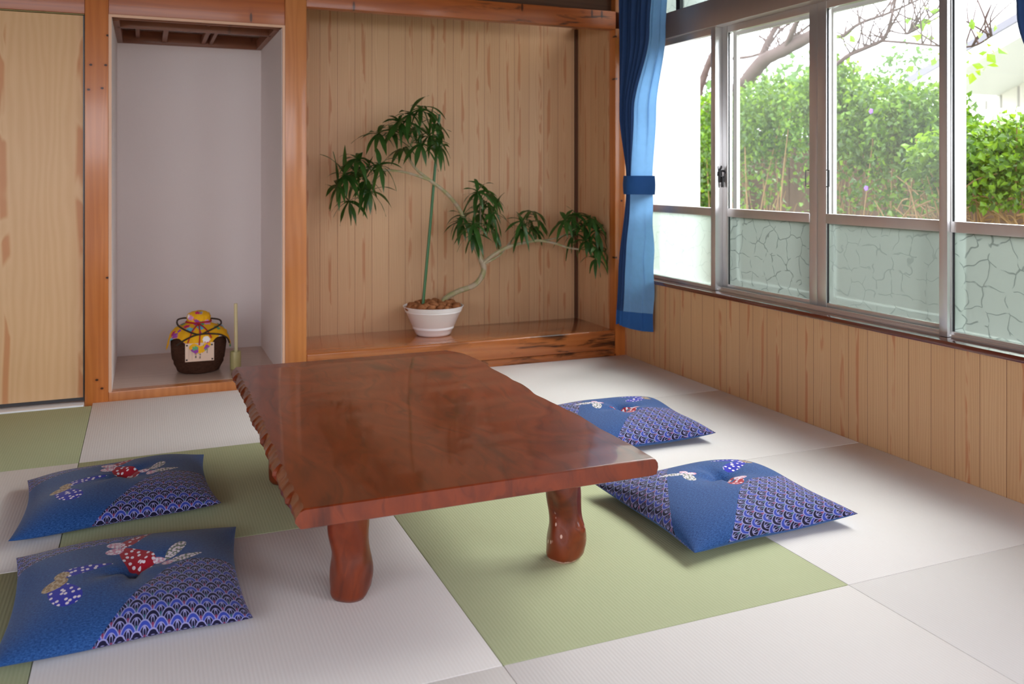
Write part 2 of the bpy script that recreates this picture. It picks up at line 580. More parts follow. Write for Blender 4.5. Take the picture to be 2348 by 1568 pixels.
mm.color(mm.mix(mm.noise(mm.vec(_x, _y, _z), 60, 4, 0.7), srgb(196, 132, 88), srgb(104, 58, 32)))
mm.bump(mm.noise(mm.vec(_x, _y, _z), 160, 3, 0.7), 0.8, 0.004)
MAT['husk'] = mm.m
MAT['stake'] = simple('green_plastic_stake', srgb(48, 104, 52), 0.4)
mm = M('pale_green_bark', 0.7, 0.2)
_x, _y, _z = mm.coords()
mm.color(mm.mix(mm.noise(mm.vec(_x, _y, _z), 22, 4, 0.6).smooth(0.35, 0.65), srgb(150, 148, 100), srgb(176, 158, 136)))
MAT['stem'] = mm.m
MAT['leaf'] = thin_mat('dark_green_leaf', srgb(58, 96, 40), srgb(80, 130, 40), 0.2, 0.35, 0.3, 9.0, 0.5)
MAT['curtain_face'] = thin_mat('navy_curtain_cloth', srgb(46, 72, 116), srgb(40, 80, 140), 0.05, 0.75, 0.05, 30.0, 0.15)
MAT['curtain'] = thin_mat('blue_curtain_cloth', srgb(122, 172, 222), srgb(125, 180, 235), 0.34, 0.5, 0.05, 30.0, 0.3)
MAT['curtain_hem'] = thin_mat('deep_blue_curtain_cloth', srgb(44, 92, 154), srgb(40, 90, 160), 0.05, 0.7, 0.05, 30.0, 0.2)
MAT['backlight_block'] = simple('dark_blue_light_block', srgb(40, 58, 92), 0.9)
mm = M('brown_coir_wrap', 0.95, 0.1)
_x, _y, _z = mm.coords()
_n = mm.noise(mm.vec(_x * 60, _y * 60, _z * 160), 1.0, 4, 0.7)
mm.color(mm.mix(_n, srgb(92, 62, 48), srgb(44, 26, 18)))
mm.bump(_n, 0.9, 0.004)
MAT['coir'] = mm.m
MAT['cloth_print'] = cloth_print_mat('yellow_printed_cloth')
MAT['red_cord'] = simple('red_cord', srgb(178, 24, 40), 0.7)
MAT['brown_cord'] = simple('brown_cord', srgb(56, 40, 28), 0.85)
MAT['tag'] = simple('pale_wooden_tag', srgb(226, 196, 174), 0.6)
MAT['ink'] = simple('black_ink', (0.015, 0.013, 0.012), 0.7)
MAT['ink_faint'] = simple('faint_ink', srgb(196, 160, 142), 0.7)
mm = M('dried_bamboo', 0.4, 0.4)
_x, _y, _z = mm.coords()
mm.color(mm.mix(mm.noise(mm.vec(_x * 90, _y * 90, _z * 6), 1.0, 3), srgb(204, 192, 138), srgb(150, 140, 84)))
MAT['bamboo'] = mm.m
MAT['bamboo_rod'] = simple('pale_bamboo_rod', srgb(214, 200, 152), 0.5)
MAT['hedge'] = thin_mat('hedge_leaf', srgb(78, 116, 42), srgb(110, 150, 38), 0.3, 0.45, 0.35, 3.5, 0.5)
MAT['hedge_bright'] = thin_mat('young_hedge_leaf', srgb(112, 156, 40), srgb(150, 186, 44), 0.35, 0.45, 0.3, 3.5, 0.5)
MAT['far_leaf'] = thin_mat('far_leaf', srgb(96, 126, 76), srgb(110, 146, 80), 0.3, 0.6, 0.3, 1.0, 0.2)
mm = M('grey_bark', 0.9, 0.1)
_x, _y, _z = mm.coords()
mm.color(mm.mix(mm.noise(mm.vec(_x, _y, _z), 14, 5, 0.7), srgb(118, 102, 98), srgb(70, 58, 55)))
MAT['bark'] = mm.m
MAT['twig'] = simple('dry_twig', srgb(150, 122, 84), 0.9)
mm = M('weathered_fence_board', 0.9, 0.1)
_x, _y, _z = mm.coords()
mm.color(mm.mix(mm.noise(mm.vec(_x * 20, _y * 20, _z * 1.2), 1.0, 4, 0.6), srgb(128, 102, 84), srgb(74, 58, 48)))
MAT['fence'] = mm.m
MAT['house_wall'] = plaster_mat('pale_house_wall', srgb(222, 218, 208))
MAT['house_roof'] = simple('grey_roof_edge', srgb(122, 120, 126), 0.8)
MAT['batten'] = simple('grey_batten', srgb(168, 164, 158), 0.8)
mm = M('pale_garden_gravel', 0.95, 0.1)
_x, _y, _z = mm.coords()
mm.color(mm.mix(mm.noise(mm.vec(_x, _y, _z), 3.0, 5, 0.7), srgb(122, 124, 106), srgb(78, 92, 60)))
MAT['ground'] = mm.m
MAT['purple'] = simple('purple_petal', srgb(150, 110, 200), 0.7)
MAT['white_petal'] = simple('white_petal', (0.85, 0.85, 0.82), 0.7)


# ------------------------------------------------------------------ object helpers
def obj(name, bm, mat, parent=None, loc=None, smooth=True, ang=35):
    """Link a bmesh (built in world coordinates) as one object; loc is the origin of a top-level thing."""
    me = bpy.data.meshes.new(name)
    if parent is not None:
        off = Vector((0, 0, 0))
        p = parent
        while p is not None:
            off += Vector(p.location)
            p = p.parent
    else:
        off = Vector(loc) if loc is not None else Vector((0, 0, 0))
    if off.length > 0:
        bmesh.ops.translate(bm, verts=bm.verts, vec=-off)
    bm.normal_update()
    bm.to_mesh(me)
    bm.free()
    o = bpy.data.objects.new(name, me)
    for mt in (mat if isinstance(mat, (list, tuple)) else [mat]):
        me.materials.append(mt)
    if smooth:
        me.polygons.foreach_set('use_smooth', [True] * len(me.polygons))
        me.set_sharp_from_angle(angle=R(ang))
    if parent is not None:
        o.parent = parent
    else:
        o.location = off
    COL.objects.link(o)
    return o


def tag(o, label, cat=None, group=None, kind=None):
    if label: o['label'] = label
    if cat: o['category'] = cat
    if group: o['group'] = group
    if kind: o['kind'] = kind
    return o


def thing(name, label, cat, loc=(0, 0, 0), group=None, kind=None):
    o = bpy.data.objects.new(name, None)
    o.location = loc
    o.empty_display_size = 0.1
    COL.objects.link(o)
    return tag(o, label, cat, group, kind)


def struct(name, bm, mat, label=None, cat=None, parent=None, **k):
    o = obj(name, bm, mat, parent, **k)
    if parent is None:
        tag(o, label, cat, kind='structure')
    return o


def bx(bm, x0, x1, y0, y1, z0, z1, bev=0.0, seg=2, mi=0):
    vs = [bm.verts.new(p) for p in ((x0, y0, z0), (x1, y0, z0), (x1, y1, z0), (x0, y1, z0), (x0, y0, z1), (x1, y0, z1), (x1, y1, z1), (x0, y1, z1))]
    fs = [bm.faces.new([vs[i] for i in f]) for f in ((0, 3, 2, 1), (4, 5, 6, 7), (0, 1, 5, 4), (1, 2, 6, 5), (2, 3, 7, 6), (3, 0, 4, 7))]
    for f in fs:
        f.material_index = mi
    if bev:
        es = set(e for f in fs for e in f.edges)
        r = bmesh.ops.bevel(bm, geom=list(es), offset=bev, segments=seg, profile=0.6, affect='EDGES')
        for f in r['faces']:
            f.material_index = mi
    return bm


def box(x0, x1, y0, y1, z0, z1, bev=0.0, seg=2):
    return bx(bmesh.new(), x0, x1, y0, y1, z0, z1, bev, seg)


def catmull(pts, n=6):
    P = [Vector(p) for p in pts]
    if len(P) < 3:
        return P
    out = []
    for i in range(len(P) - 1):
        p0, p1, p2, p3 = P[max(i - 1, 0)], P[i], P[i + 1], P[min(i + 2, len(P) - 1)]
        for k in range(n):
            t = k / n
            out.append(0.5 * ((2 * p1) + (p2 - p0) * t + (2 * p0 - 5 * p1 + 4 * p2 - p3) * t * t + (3 * p1 - p0 - 3 * p2 + p3) * t ** 3))
    out.append(P[-1])
    return out


def tube(bm, pts, r0, r1=None, seg=8, n=6, rad=None, closed=False, wob=0.0, rng=None):
    P = catmull(pts, n) if n else [Vector(p) for p in pts]
    if closed and n:
        P = P[:-1] if (P[0] - P[-1]).length < 1e-6 else P
    r1 = r0 if r1 is None else r1
    rings = []
    up = Vector((0.13, 0.31, 0.94)).normalized()
    N = len(P)
    prev = None
    for i, p in enumerate(P):
        t = (P[(i + 1) % N] - P[i - 1]) if closed else (P[min(i + 1, N - 1)] - P[max(i - 1, 0)])
        t.normalize()
        if prev is None:
            a = t.cross(up)
            if a.length < 1e-3:
                a = t.cross(Vector((1, 0, 0)))
        else:
            a = prev - t * prev.dot(t)
        a.normalize()
        prev = a
        b = t.cross(a)
        f = i / max(N - 1, 1)
        r = rad(f) if rad else r0 + (r1 - r0) * f
        if wob and rng:
            r *= 1 + rng.uniform(-wob, wob)
        rings.append([bm.verts.new(p + (a * math.cos(2 * PI * k / seg) + b * math.sin(2 * PI * k / seg)) * r) for k in range(seg)])
    M_ = N if closed else N - 1
    for i in range(M_):
        A, B = rings[i], rings[(i + 1) % N]
        for k in range(seg):
            bm.faces.new((A[k], A[(k + 1) % seg], B[(k + 1) % seg], B[k]))
    if not closed:
        bm.faces.new(list(reversed(rings[0])))
        bm.faces.new(rings[-1])
    return bm


def lathe(bm, prof, c, seg=48, cap0=True, cap1=False, wave=None):
    rings = []
    for (r, z) in prof:
        ring = []
        for k in range(seg):
            a = 2 * PI * k / seg
            rr = r * (wave(a, z) if wave else 1.0)
            ring.append(bm.verts.new((c[0] + rr * math.cos(a), c[1] + rr * math.sin(a), c[2] + z)))
        rings.append(ring)
    for A, B in zip(rings, rings[1:]):
        for k in range(seg):
            bm.faces.new((A[k], A[(k + 1) % seg], B[(k + 1) % seg], B[k]))
    if cap0: bm.faces.new(list(reversed(rings[0])))
    if cap1: bm.faces.new(rings[-1])
    return bm


def poly_prism(bm, pts, d):
    """Polygon (list of 3D points) extruded by the vector d."""
    d = Vector(d)
    a = [bm.verts.new(p) for p in pts]
    b = [bm.verts.new(Vector(p) + d) for p in pts]
    n = len(a)
    bm.faces.new(a)
    bm.faces.new(list(reversed(b)))
    for i in range(n):
        bm.faces.new((a[i], b[i], b[(i + 1) % n], a[(i + 1) % n]))
    bmesh.ops.recalc_face_normals(bm, faces=bm.faces)
    return bm


W = 2.716            # room face of the window wall
CEIL = 2.36

# ------------------------------------------------------------------ setting: shell
struct('floor', box(-2.4, W, -6.2, 0.02, -0.10, -0.034), MAT['tatami_edge'], 'plain subfloor under the tatami mats', 'floor')
struct('ceiling', box(-2.5, W + 0.16, -6.3, 1.1, CEIL, CEIL + 0.06), MAT['ceiling'], 'dark board ceiling of the room', 'ceiling')
bm = bmesh.new()
bx(bm, -2.5, -2.4, -3.4, 1.1, -0.1, CEIL)
bx(bm, -2.5, -2.4, -6.3, -6.0, -0.1, CEIL)
bx(bm, -2.5, -2.4, -6.0, -3.4, -0.1, 0.40)
bx(bm, -2.5, -2.4, -6.0, -3.4, 1.9, CEIL)  # unseen gap between these two, added to let in fill light
struct('wall_left', bm, MAT['beige_plaster'], 'brown wall on the left side of the room', 'wall')
bm = bmesh.new()
bx(bm, 1.9, W + 0.12, -6.3, -6.2, -0.1, CEIL)
bx(bm, -2.4, 1.9, -6.3, -6.2, 2.05, CEIL)
bx(bm, -2.4, 1.9, -6.3, -6.2, -0.1, 1.05)
struct('wall_front', bm, MAT['beige_plaster'], 'brown wall around the open windows behind the viewer', 'wall')
# window wall: dado of pine boards, wall above the transom, return towards the viewer with an added light opening
struct('wall_right', box(W, W + 0.10, -6.2, 0.0, -0.1, 0.437), MAT['dado'], 'pine board wall below the windows', 'wall')
bm = bmesh.new()
bx(bm, W, W + 0.10, -6.2, 0.0, 2.24, CEIL)
bx(bm, W, W + 0.10, -4.05, -2.84, 0.437, 2.24)
bx(bm, W, W + 0.10, -6.2, -5.9, 0.437, 2.24)
struct('wall_right_upper', bm, MAT['beige_plaster'], 'brown wall above and beyond the windows', 'wall')
# back of the room
struct('wall_alcove', box(0.93, W + 0.10, 0.472, 0.53, 0.0, CEIL), MAT['alcove'], 'grooved pine board wall behind the potted plant', 'wall')
struct('wall_alcove_side', box(2.652, W + 0.10, 0.068, 0.472, 0.14, 1.95), MAT['alcove_side'], 'narrow pine board return wall at the right end of the plant alcove', 'wall')
bm = bmesh.new()
bx(bm, 2.634, 2.652, 0.456, 0.472, 0.1425, 1.9)
struct('trim_8', bm, simple('dark_corner_strip', srgb(84, 50, 30), 0.5), 'dark strip in the inner corner of the plant alcove', 'trim')
bm = bmesh.new()
bx(bm, 0.94, W + 0.10, 0.045, 0.10, 1.92, CEIL)
bx(bm, -2.4, 0.94, 0.03, 0.09, 1.88, CEIL)
struct('wall_back', bm, MAT['ceiling'], 'dark brown wall above the back beams', 'wall')
bm = bmesh.new()
bx(bm, 0.066, 0.836, 0.832, 0.88, 0.0, CEIL)          # back
bx(bm, 0.040, 0.078, 0.10, 0.86, 0.0, CEIL)           # left cheek
bx(bm, 0.824, 0.86, 0.10, 0.86, 0.0, CEIL)            # right cheek
bx(bm, 0.066, 0.078, 0.012, 0.10, 0.04, 1.722)
bx(bm, 0.824, 0.836, 0.012, 0.10, 0.04, 1.722)
struct('wall_niche', bm, MAT['white_plaster'], 'white plaster walls of the display niche', 'wall')
struct('floor_niche', box(0.078, 0.824, 0.06, 0.832, -0.02, 0.041), MAT['niche_floor'], 'grey brown wooden floor of the display niche', 'floor')
struct('wall_back_left', box(-2.4, -0.03, 0.07, 0.12, -0.1, 1.9), MAT['beige_plaster'], 'wall behind the sliding door', 'wall')

# pillars, beams and sills
struct('trim_1', box(-0.031, 0.065, -0.004, 0.10, -0.03, CEIL, 0.004), MAT['pillar'], 'knotty orange cedar pillar between the sliding door and the niche', 'pillar')
struct('trim_2', box(0.838, 0.940, -0.006, 0.47, -0.03, CEIL, 0.004), MAT['pillar2'], 'orange cedar pillar between the niche and the plant alcove', 'pillar')
struct('trim_3', box(2.652, W, -0.002, 0.068, -0.03, CEIL, 0.003), MAT['pillar'], 'slim cedar post in the corner behind the curtain', 'pillar')
struct('trim_4', box(0.065, 0.838, 0.0, 0.06, 1.7345, 1.90, 0.003), MAT['beam'], 'cedar beam above the niche', 'beam')
struct('trim_5', box(0.940, 2.70, -0.002, 0.06, 1.832, 1.933, 0.004), MAT['beam'], 'weathered cedar beam above the plant alcove', 'beam')
struct('trim_6', box(-2.4, -0.031, 0.0, 0.06, 1.729, 1.90, 0.003), MAT['beam'], 'cedar beam above the sliding door', 'beam')
struct('trim_7', box(0.065, 0.838, 0.0, 0.062, -0.03, 0.0405, 0.004), MAT['pillar2'], 'low cedar sill along the front of the niche', 'sill')
bm = bmesh.new()
bx(bm, 0.065, 0.077, -0.003, 0.012, 0.0405, 1.7345)
bx(bm, 0.8265, 0.838, -0.003, 0.012, 0.0405, 1.7345)
bx(bm, 0.077, 0.8265, -0.003, 0.012, 1.7235, 1.7345)
struct('trim_9', bm, MAT['trim_light'], 'thin pale wooden edging around the niche opening', 'trim')
# dais
bm = box(0.940, 2.652, -0.004, 0.472, 0.035, 0.1425, 0.008, 3)
struct('floor_alcove', bm, MAT['dais'], 'thick varnished cedar step that carries the potted plant', 'platform')
struct('baseboard_back', box(0.940, 2.652, 0.006, 0.06, -0.03, 0.033, 0.002), MAT['dais'], 'cedar base strip under the alcove step', 'baseboard')
# niche lattice ceiling
bm = bmesh.new()
for (x0, x1, y0, y1, z0, z1) in ((0.078, 0.824, 0.806, 0.832, 1.722, 1.79), (0.078, 0.106, 0.10, 0.81, 1.722, 1.775), (0.796, 0.824, 0.10, 0.81, 1.722, 1.775),
                                 (0.09, 0.81, 0.27, 0.305, 1.722, 1.785), (0.30, 0.325, 0.305, 0.81, 1.735, 1.775), (0.50, 0.522, 0.305, 0.81, 1.735, 1.775),
                                 (0.542, 0.560, 0.305, 0.81, 1.735, 1.775), (0.17, 0.19, 0.305, 0.81, 1.75, 1.79), (0.078, 0.824, 0.055, 0.07, 1.7235, 1.79)):
    bx(bm, x0, x1, y0, y1, z0, z1, 0.002)
bx(bm, 0.078, 0.824, 0.06, 0.832, 1.90, 1.93)
bx(bm, 0.494, 0.512, 0.252, 0.27, 1.75, 1.765)
struct('ceiling_niche', bm, MAT['dark_wood'], 'open brown timber framing over the niche', 'ceiling')

# sliding door
door = thing('door_1', 'pale pine sliding door at the left edge', 'sliding door', (-0.5, 0.02, 0.0), kind='structure')
obj('door_panel', box(-1.25, -0.0385, 0.018, 0.045, 0.024, 1.7235, 0.002), MAT['door'], door)
obj('edge_strip', box(-0.0385, -0.0335, 0.016, 0.047, 0.024, 1.7235), MAT['dark_metal'], door)
obj('bottom_rail', box(-1.25, -0.0335, 0.020, 0.043, 0.010, 0.024), MAT['dark_metal'], door)
bm = bmesh.new()
bx(bm, -1.25, -0.033, -0.052, 0.05, -0.03, 0.006, 0.003)
struct('trim_10', bm, MAT['track'], 'shiny white floor track under the sliding door', 'track')
struct('trim_11', box(-1.25, -0.0335, 0.004, 0.05, 1.7245, 1.7285), simple('brass_track', srgb(120, 110, 50), 0.4), 'thin brassy track above the sliding door', 'track')

# ------------------------------------------------------------------ windows
struct('trim_12', box(W - 0.022, W + 0.14, -2.86, 0.0, 0.437, 0.4565, 0.002), MAT['sill'], 'dark red brown window sill board', 'sill')
bm = bmesh.new()
bx(bm, W + 0.045, W + 0.15, -2.84, -0.06, 0.4565, 0.468, 0.001)
bx(bm, W + 0.05, W + 0.056, -2.84, -0.06, 0.468, 0.476)
bx(bm, W + 0.052, W + 0.14, -0.14, -0.06, 0.457, 2.24, 0.002)
bx(bm, W + 0.03, W + 0.14, -2.84, -2.77, 0.457, 2.24, 0.002)
bx(bm, W + 0.03, W + 0.14, -2.84, -0.06, 2.20, 2.24)
struct('window_frame', bm, MAT['alu'], 'aluminium outer frame and tracks of the window row', 'window frame')
struct('trim_13', box(W + 0.016, W + 0.14, -2.84, -0.02, 1.728, 1.862, 0.004), MAT['alu_satin'], 'broad aluminium transom beam across the tops of the windows', 'beam')
bm = bmesh.new()
bx(bm, W + 0.034, W + 0.098, -0.803, -0.767, 0.4575, 1.728, 0.002)
bx(bm, W + 0.034, W + 0.098, -0.803, -0.767, 1.862, 2.22, 0.002)
bx(bm, W + 0.098, W + 0.12, -0.815, -0.755, 0.4575, 1.728)
post1 = struct('trim_14', bm, MAT['alu'], 'aluminium mullion between the first and second window from the curtain', 'mullion')
bm = bmesh.new()
tube(bm, [(W + 0.058, -0.8045, 1.010), (W + 0.058, -0.8045, 1.030)], 0.013, 0.011, 10, 0)
bx(bm, W + 0.052, W + 0.064, -0.812, -0.803, 0.978, 1.045, 0.003)
bx(bm, W + 0.060, W + 0.067, -0.824, -0.812, 0.955, 1.005, 0.002)
tube(bm, [(W + 0.056, -0.812, 1.040), (W + 0.054, -0.818, 1.052), (W + 0.059, -0.818, 1.056), (W + 0.062, -0.812, 1.044)], 0.0025, 0.0025, 6, 4)
obj('latch', bm, MAT['black'], post1)
bm = bmesh.new()
tube(bm, [(W + 0.074, -0.806, 1.034), (W + 0.074, -0.824, 1.030), (W + 0.086, -0.824, 1.012), (W + 0.074, -0.806, 1.002)], 0.005, 0.005, 8, 5)
obj('latch_hook', bm, MAT['dark_metal'], post1)
bm = bmesh.new()
bx(bm, W + 0.034, W + 0.062, -2.127, -2.093, 0.4575, 1.728, 0.002)
bx(bm, W + 0.062, W + 0.12, -2.130, -2.093, 0.4575, 1.728)
bx(bm, W + 0.034, W + 0.098, -2.127, -2.093, 1.862, 2.22, 0.002)
struct('trim_15', bm, MAT['alu'], 'aluminium mullion between the third and fourth window from the curtain', 'mullion')


def sash(name, label, x, y0, y1, sl, sr, bot, frost, screen, z0=0.468, rail=(0.815, 0.854), top=1.697):
    """A sliding sash: y0 > y1 (y0 is the end next the curtain); sl and sr are stile widths, bot the bottom rail height."""
    r = thing(name, label, 'window', (x, (y0 + y1) / 2, z0), kind='structure')
    d = 0.028
    bm = bmesh.new()
    bx(bm, x, x + d, y0 - sl, y0, z0, 1.735, 0.0015)
    bx(bm, x, x + d, y1, y1 + sr, z0, 1.735, 0.0015)
    bx(bm, x + 0.001, x + d, y1 + sr, y0 - sl, z0, z0 + bot, 0.0015)
    bx(bm, x + 0.001, x + d, y1 + sr, y0 - sl, top, 1.735, 0.0015)
    obj('sash_frame', bm, MAT['alu'], r)
    obj('middle_rail', box(x - 0.002, x + d - 0.002, y1 + sr - 0.002, y0 - sl + 0.002, rail[0], rail[1], 0.002), MAT['alu'], r)
    g = x + 0.012
    obj('clear_pane', box(g, g + 0.004, y1 + sr, y0 - sl, rail[1], top), MAT['glass'], r, smooth=False)
    bm = bmesh.new()
    p = [(g, y1 + sr, z0 + bot), (g, y0 - sl, z0 + bot), (g, y0 - sl, rail[0]), (g, y1 + sr, rail[0])]
    bx(bm, g, g + 0.004, y1 + sr, y0 - sl, z0 + bot, rail[0])
    obj('frosted_pane', bm, frost, r, smooth=False)
    bm = bmesh.new()
    for (a, b) in ((y0 - sl - 0.005, y0 - sl), (y1 + sr, y1 + sr + 0.004)):
        bx(bm, x + 0.006, x + 0.010, a, b, rail[1], top)
        bx(bm, x + 0.006, x + 0.010, a, b, z0 + bot, rail[0])
    obj('gasket', bm, MAT['black'], r)
    if screen:
        sx = x + 0.10
        bm = bmesh.new()
        a0, a1 = screen
        for (p, q, s, t) in ((a0 - 0.030, a0, 0.46, 1.73), (a1, a1 + 0.032, 0.46, 1.73)):
            bx(bm, sx, sx + 0.018, p, q, s, t)
        bx(bm, sx, sx + 0.018, a1 + 0.032, a0 - 0.030, 0.46, 0.50)
        bx(bm, sx, sx + 0.018, a1 + 0.032, a0 - 0.030, 1.70, 1.73)
        obj('screen_frame', bm, MAT['white_paint'], r)
        bm = bmesh.new()
        bm.faces.new([bm.verts.new(p) for p in ((sx + 0.009, a1 + 0.03, 0.5), (sx + 0.009, a0 - 0.03, 0.5), (sx + 0.009, a0 - 0.03, 1.7), (sx + 0.009, a1 + 0.03, 1.7))])
        obj('insect_mesh', bm, MAT['screen'], r, smooth=False)
    return r


def pull(par, x, y, s):
    bm = bmesh.new()
    z = 1.0
    tube(bm, [(x, y, z - 0.034), (x - 0.002, y + s * 0.017, z - 0.034), (x - 0.002, y + s * 0.017, z + 0.034), (x, y, z + 0.034)], 0.0022, 0.0022, 6, 0)
    obj('finger_pull', bm, MAT['dark_metal'], par)


w1 = sash('window_1', 'first window from the corner, partly behind the blue curtain', W + 0.042, -0.14, -0.767, 0.042, 0.004, 0.008, MAT['frost_brightened'], None)
w2 = sash('window_2', 'second window from the corner, between the latch mullion and the double stile', W + 0.076, -0.803, -1.449, 0.040, 0.046, 0.022, MAT['frost'], (-0.752, -1.40), rail=(0.814, 0.853))
w3 = sash('window_3', 'third window from the corner, right of the double stile', W + 0.076, -1.451, -2.093, 0.052, 0.004, 0.022, MAT['frost2'], (-1.405, -2.035), rail=(0.815, 0.855))
w4 = sash('window_4', 'fourth window from the corner at the right edge, brightest view of the hedge', W + 0.050, -2.127, -2.775, 0.004, 0.040, 0.010, MAT['frost'], None, rail=(0.817, 0.855))
pull(w2, W + 0.076, -1.401, 1)
pull(w3, W + 0.076, -1.505, -1)
pull(w1, W + 0.042, -0.182, -1)
# transom lights
tw = thing('window_5', 'frosted transom window over the first window next to the curtain', 'window', (W + 0.06, -0.45, 1.862), kind='structure')
bm = bmesh.new()
bx(bm, W + 0.07, W + 0.074, -0.767, -0.14, 1.862, 2.2)
obj('frosted_pane', bm, MAT['frost2'], tw, smooth=False)
obj('stile', box(W + 0.05, W + 0.08, -0.475, -0.440, 1.862, 2.2), MAT['dark_metal'], tw)
tw = thing('window_6', 'transom window over the second and third window at the top edge', 'window', (W + 0.06, -1.45, 1.862), kind='structure')
bm = bmesh.new()
bx(bm, W + 0.07, W + 0.074, -2.77, -0.803, 1.862, 2.2)
obj('frosted_pane', bm, MAT['frost2'], tw, smooth=False)

# ------------------------------------------------------------------ tatami mats
XS = [-2.4, -1.8, -0.9, 0.0, 0.9, 1.822, W]
YS = [0.0, -0.8827, -1.7615, -2.6408, -3.52, -4.40, -5.30, -6.2]
GREEN = {(2, 0), (3, 1), (4, 0), (2, 2), (4, 2)}
MATL = {
    (2, 0): 'green tatami mat in front of the sliding door',
    (3, 0): 'white tatami mat in front of the display niche',
    (4, 0): 'green tatami mat against the alcove step, hidden behind the table',
    (5, 0): 'white tatami mat in the corner under the blue curtain',
    (2, 1): 'white tatami mat under the left half of the far left cushion',
    (3, 1): 'green tatami mat beneath the table left edge and the far left cushion',
    (4, 1): 'white tatami mat under the far right cushion beside the table',
    (5, 1): 'white tatami mat along the wall, right of the far right cushion',
    (2, 2): 'green tatami mat under the left end of the near left cushion',
    (3, 2): 'white tatami mat under the front left table leg',
    (4, 2): 'green tatami mat under the front right table leg and near right cushion',
    (5, 2): 'white tatami mat along the wall right of the near right cushion',
    (3, 3): 'white tatami mat at the bottom edge below the near left cushion',
    (4, 3): 'white tatami mat in front of the green mat at the bottom edge',
    (5, 3): 'white tatami mat in the bottom right corner of the view',
}
for i in range(6):
    for j in range(7):
        if j > 3 and i < 2 or (i < 2):
            pass
        x0, x1, y1, y0 = XS[i] + 0.001, XS[i + 1] - 0.001, YS[j] - 0.001, YS[j + 1] + 0.001
        if j == 0:
            y1 = -0.054 if i < 3 else -0.005
        g = (i, j) in GREEN
        c = ((x0 + x1) / 2, (y0 + y1) / 2, 0.0)
        o = obj('tatami_mat', box(x0, x1, y0, y1, -0.033, 0.0, 0.0022, 2), MAT['tatami_green' if g else 'tatami_white'], None, c)
        lab = MATL.get((i, j), 'white tatami mat outside the view, row %s from the back' % ['one', 'two', 'three', 'four', 'five', 'six', 'seven'][j] if i > 1 else 'white tatami mat along the left wall')
        tag(o, lab, 'tatami mat', 'green tatami mats' if g else 'white tatami mats')

# ------------------------------------------------------------------ low table
rng = random.Random(5)
tb = thing('low_table', 'low dark red lacquered table with a thick natural-edge slab top', 'table', (0.94, -1.78, 0.0))
NY = 220
Y0, Y1 = -2.503, -1.062
ZT, ZB = 0.3305, 0.288


def nz(t, seed, f):
    return math.sin(t * f + seed) * 0.5 + math.sin(t * f * 2.3 + seed * 1.7) * 0.3 + math.sin(t * f * 4.1 + seed * 2.9) * 0.2


facets = []
yy = Y0
while yy < Y1:
    facets.append((yy, rng.uniform(-0.005, 0.005), rng.uniform(-0.004, 0.004)))
    yy += rng.uniform(0.035, 0.062)


def chip(y):
    """Scalloped adze cuts along the left edge: (in-out, top bite)."""
    for (a, p, q), nx in zip(facets, facets[1:] + [(Y1 + 0.05, 0, 0)]):
        if a <= y < nx[0]:
            t = (y - a) / (nx[0] - a)
            return p * 0.6 - 0.005 * math.sin(PI * t) + 0.004 * (t - 0.5), q * 0.5 - 0.0045 * math.sin(PI * t)
    return 0, 0


bm = bmesh.new()
rings = []
ys = [Y0 + (Y1 - Y0) * i / NY for i in range(NY + 1)]
ys = [Y0, Y0 + 0.0035] + ys[1:-1] + [Y1 - 0.004, Y1]
for i, y in enumerate(ys):
    e = 0.004 if i in (0, len(ys) - 1) else 0.0
    t = y + 3
    f, tbt = chip(y)
    xl = 0.514 + 0.004 * nz(t, 1, 5) + tbt * -1.0
    far = max(0.0, (y + 1.22) / 0.16)
    xr = 1.353 + 0.008 * nz(t, 2.2, 7.5) + 0.004 * nz(t, 0.4, 15) - 0.05 * max(0, far) ** 2 * 0.9
    d = f
    ring = [(xl + e, ZT - e * 0.6), (xl - 0.005 + d * 0.5, ZT - 0.006), (xl - 0.013 + d, ZT - 0.017), (xl - 0.015 + d * 0.7, ZT - 0.026),
            (xl - 0.007 + 0.003 * nz(t, 3, 9), ZB + 0.002), (xl + 0.002 + e, ZB + e * 0.5),
            (xr - 0.004 - e, ZB + e * 0.5), (xr + 0.003, ZB + 0.004), (xr + 0.008 + 0.002 * nz(t, 5, 11), ZB + 0.020),
            (xr + 0.006, ZT - 0.012), (xr + 0.0, ZT - 0.003), (xr - 0.006 - e, ZT - e * 0.6)]
    rings.append([bm.verts.new((x, y, z)) for x, z in ring])
n = len(rings[0])
for A, B in zip(rings, rings[1:]):
    for k in range(n):
        bm.faces.new((A[k], B[k], B[(k + 1) % n], A[(k + 1) % n]))
bm.faces.new(rings[0])
bm.faces.new(list(reversed(rings[-1])))
bmesh.ops.recalc_face_normals(bm, faces=bm.faces)
obj('tabletop', bm, MAT['table'], tb, ang=28)


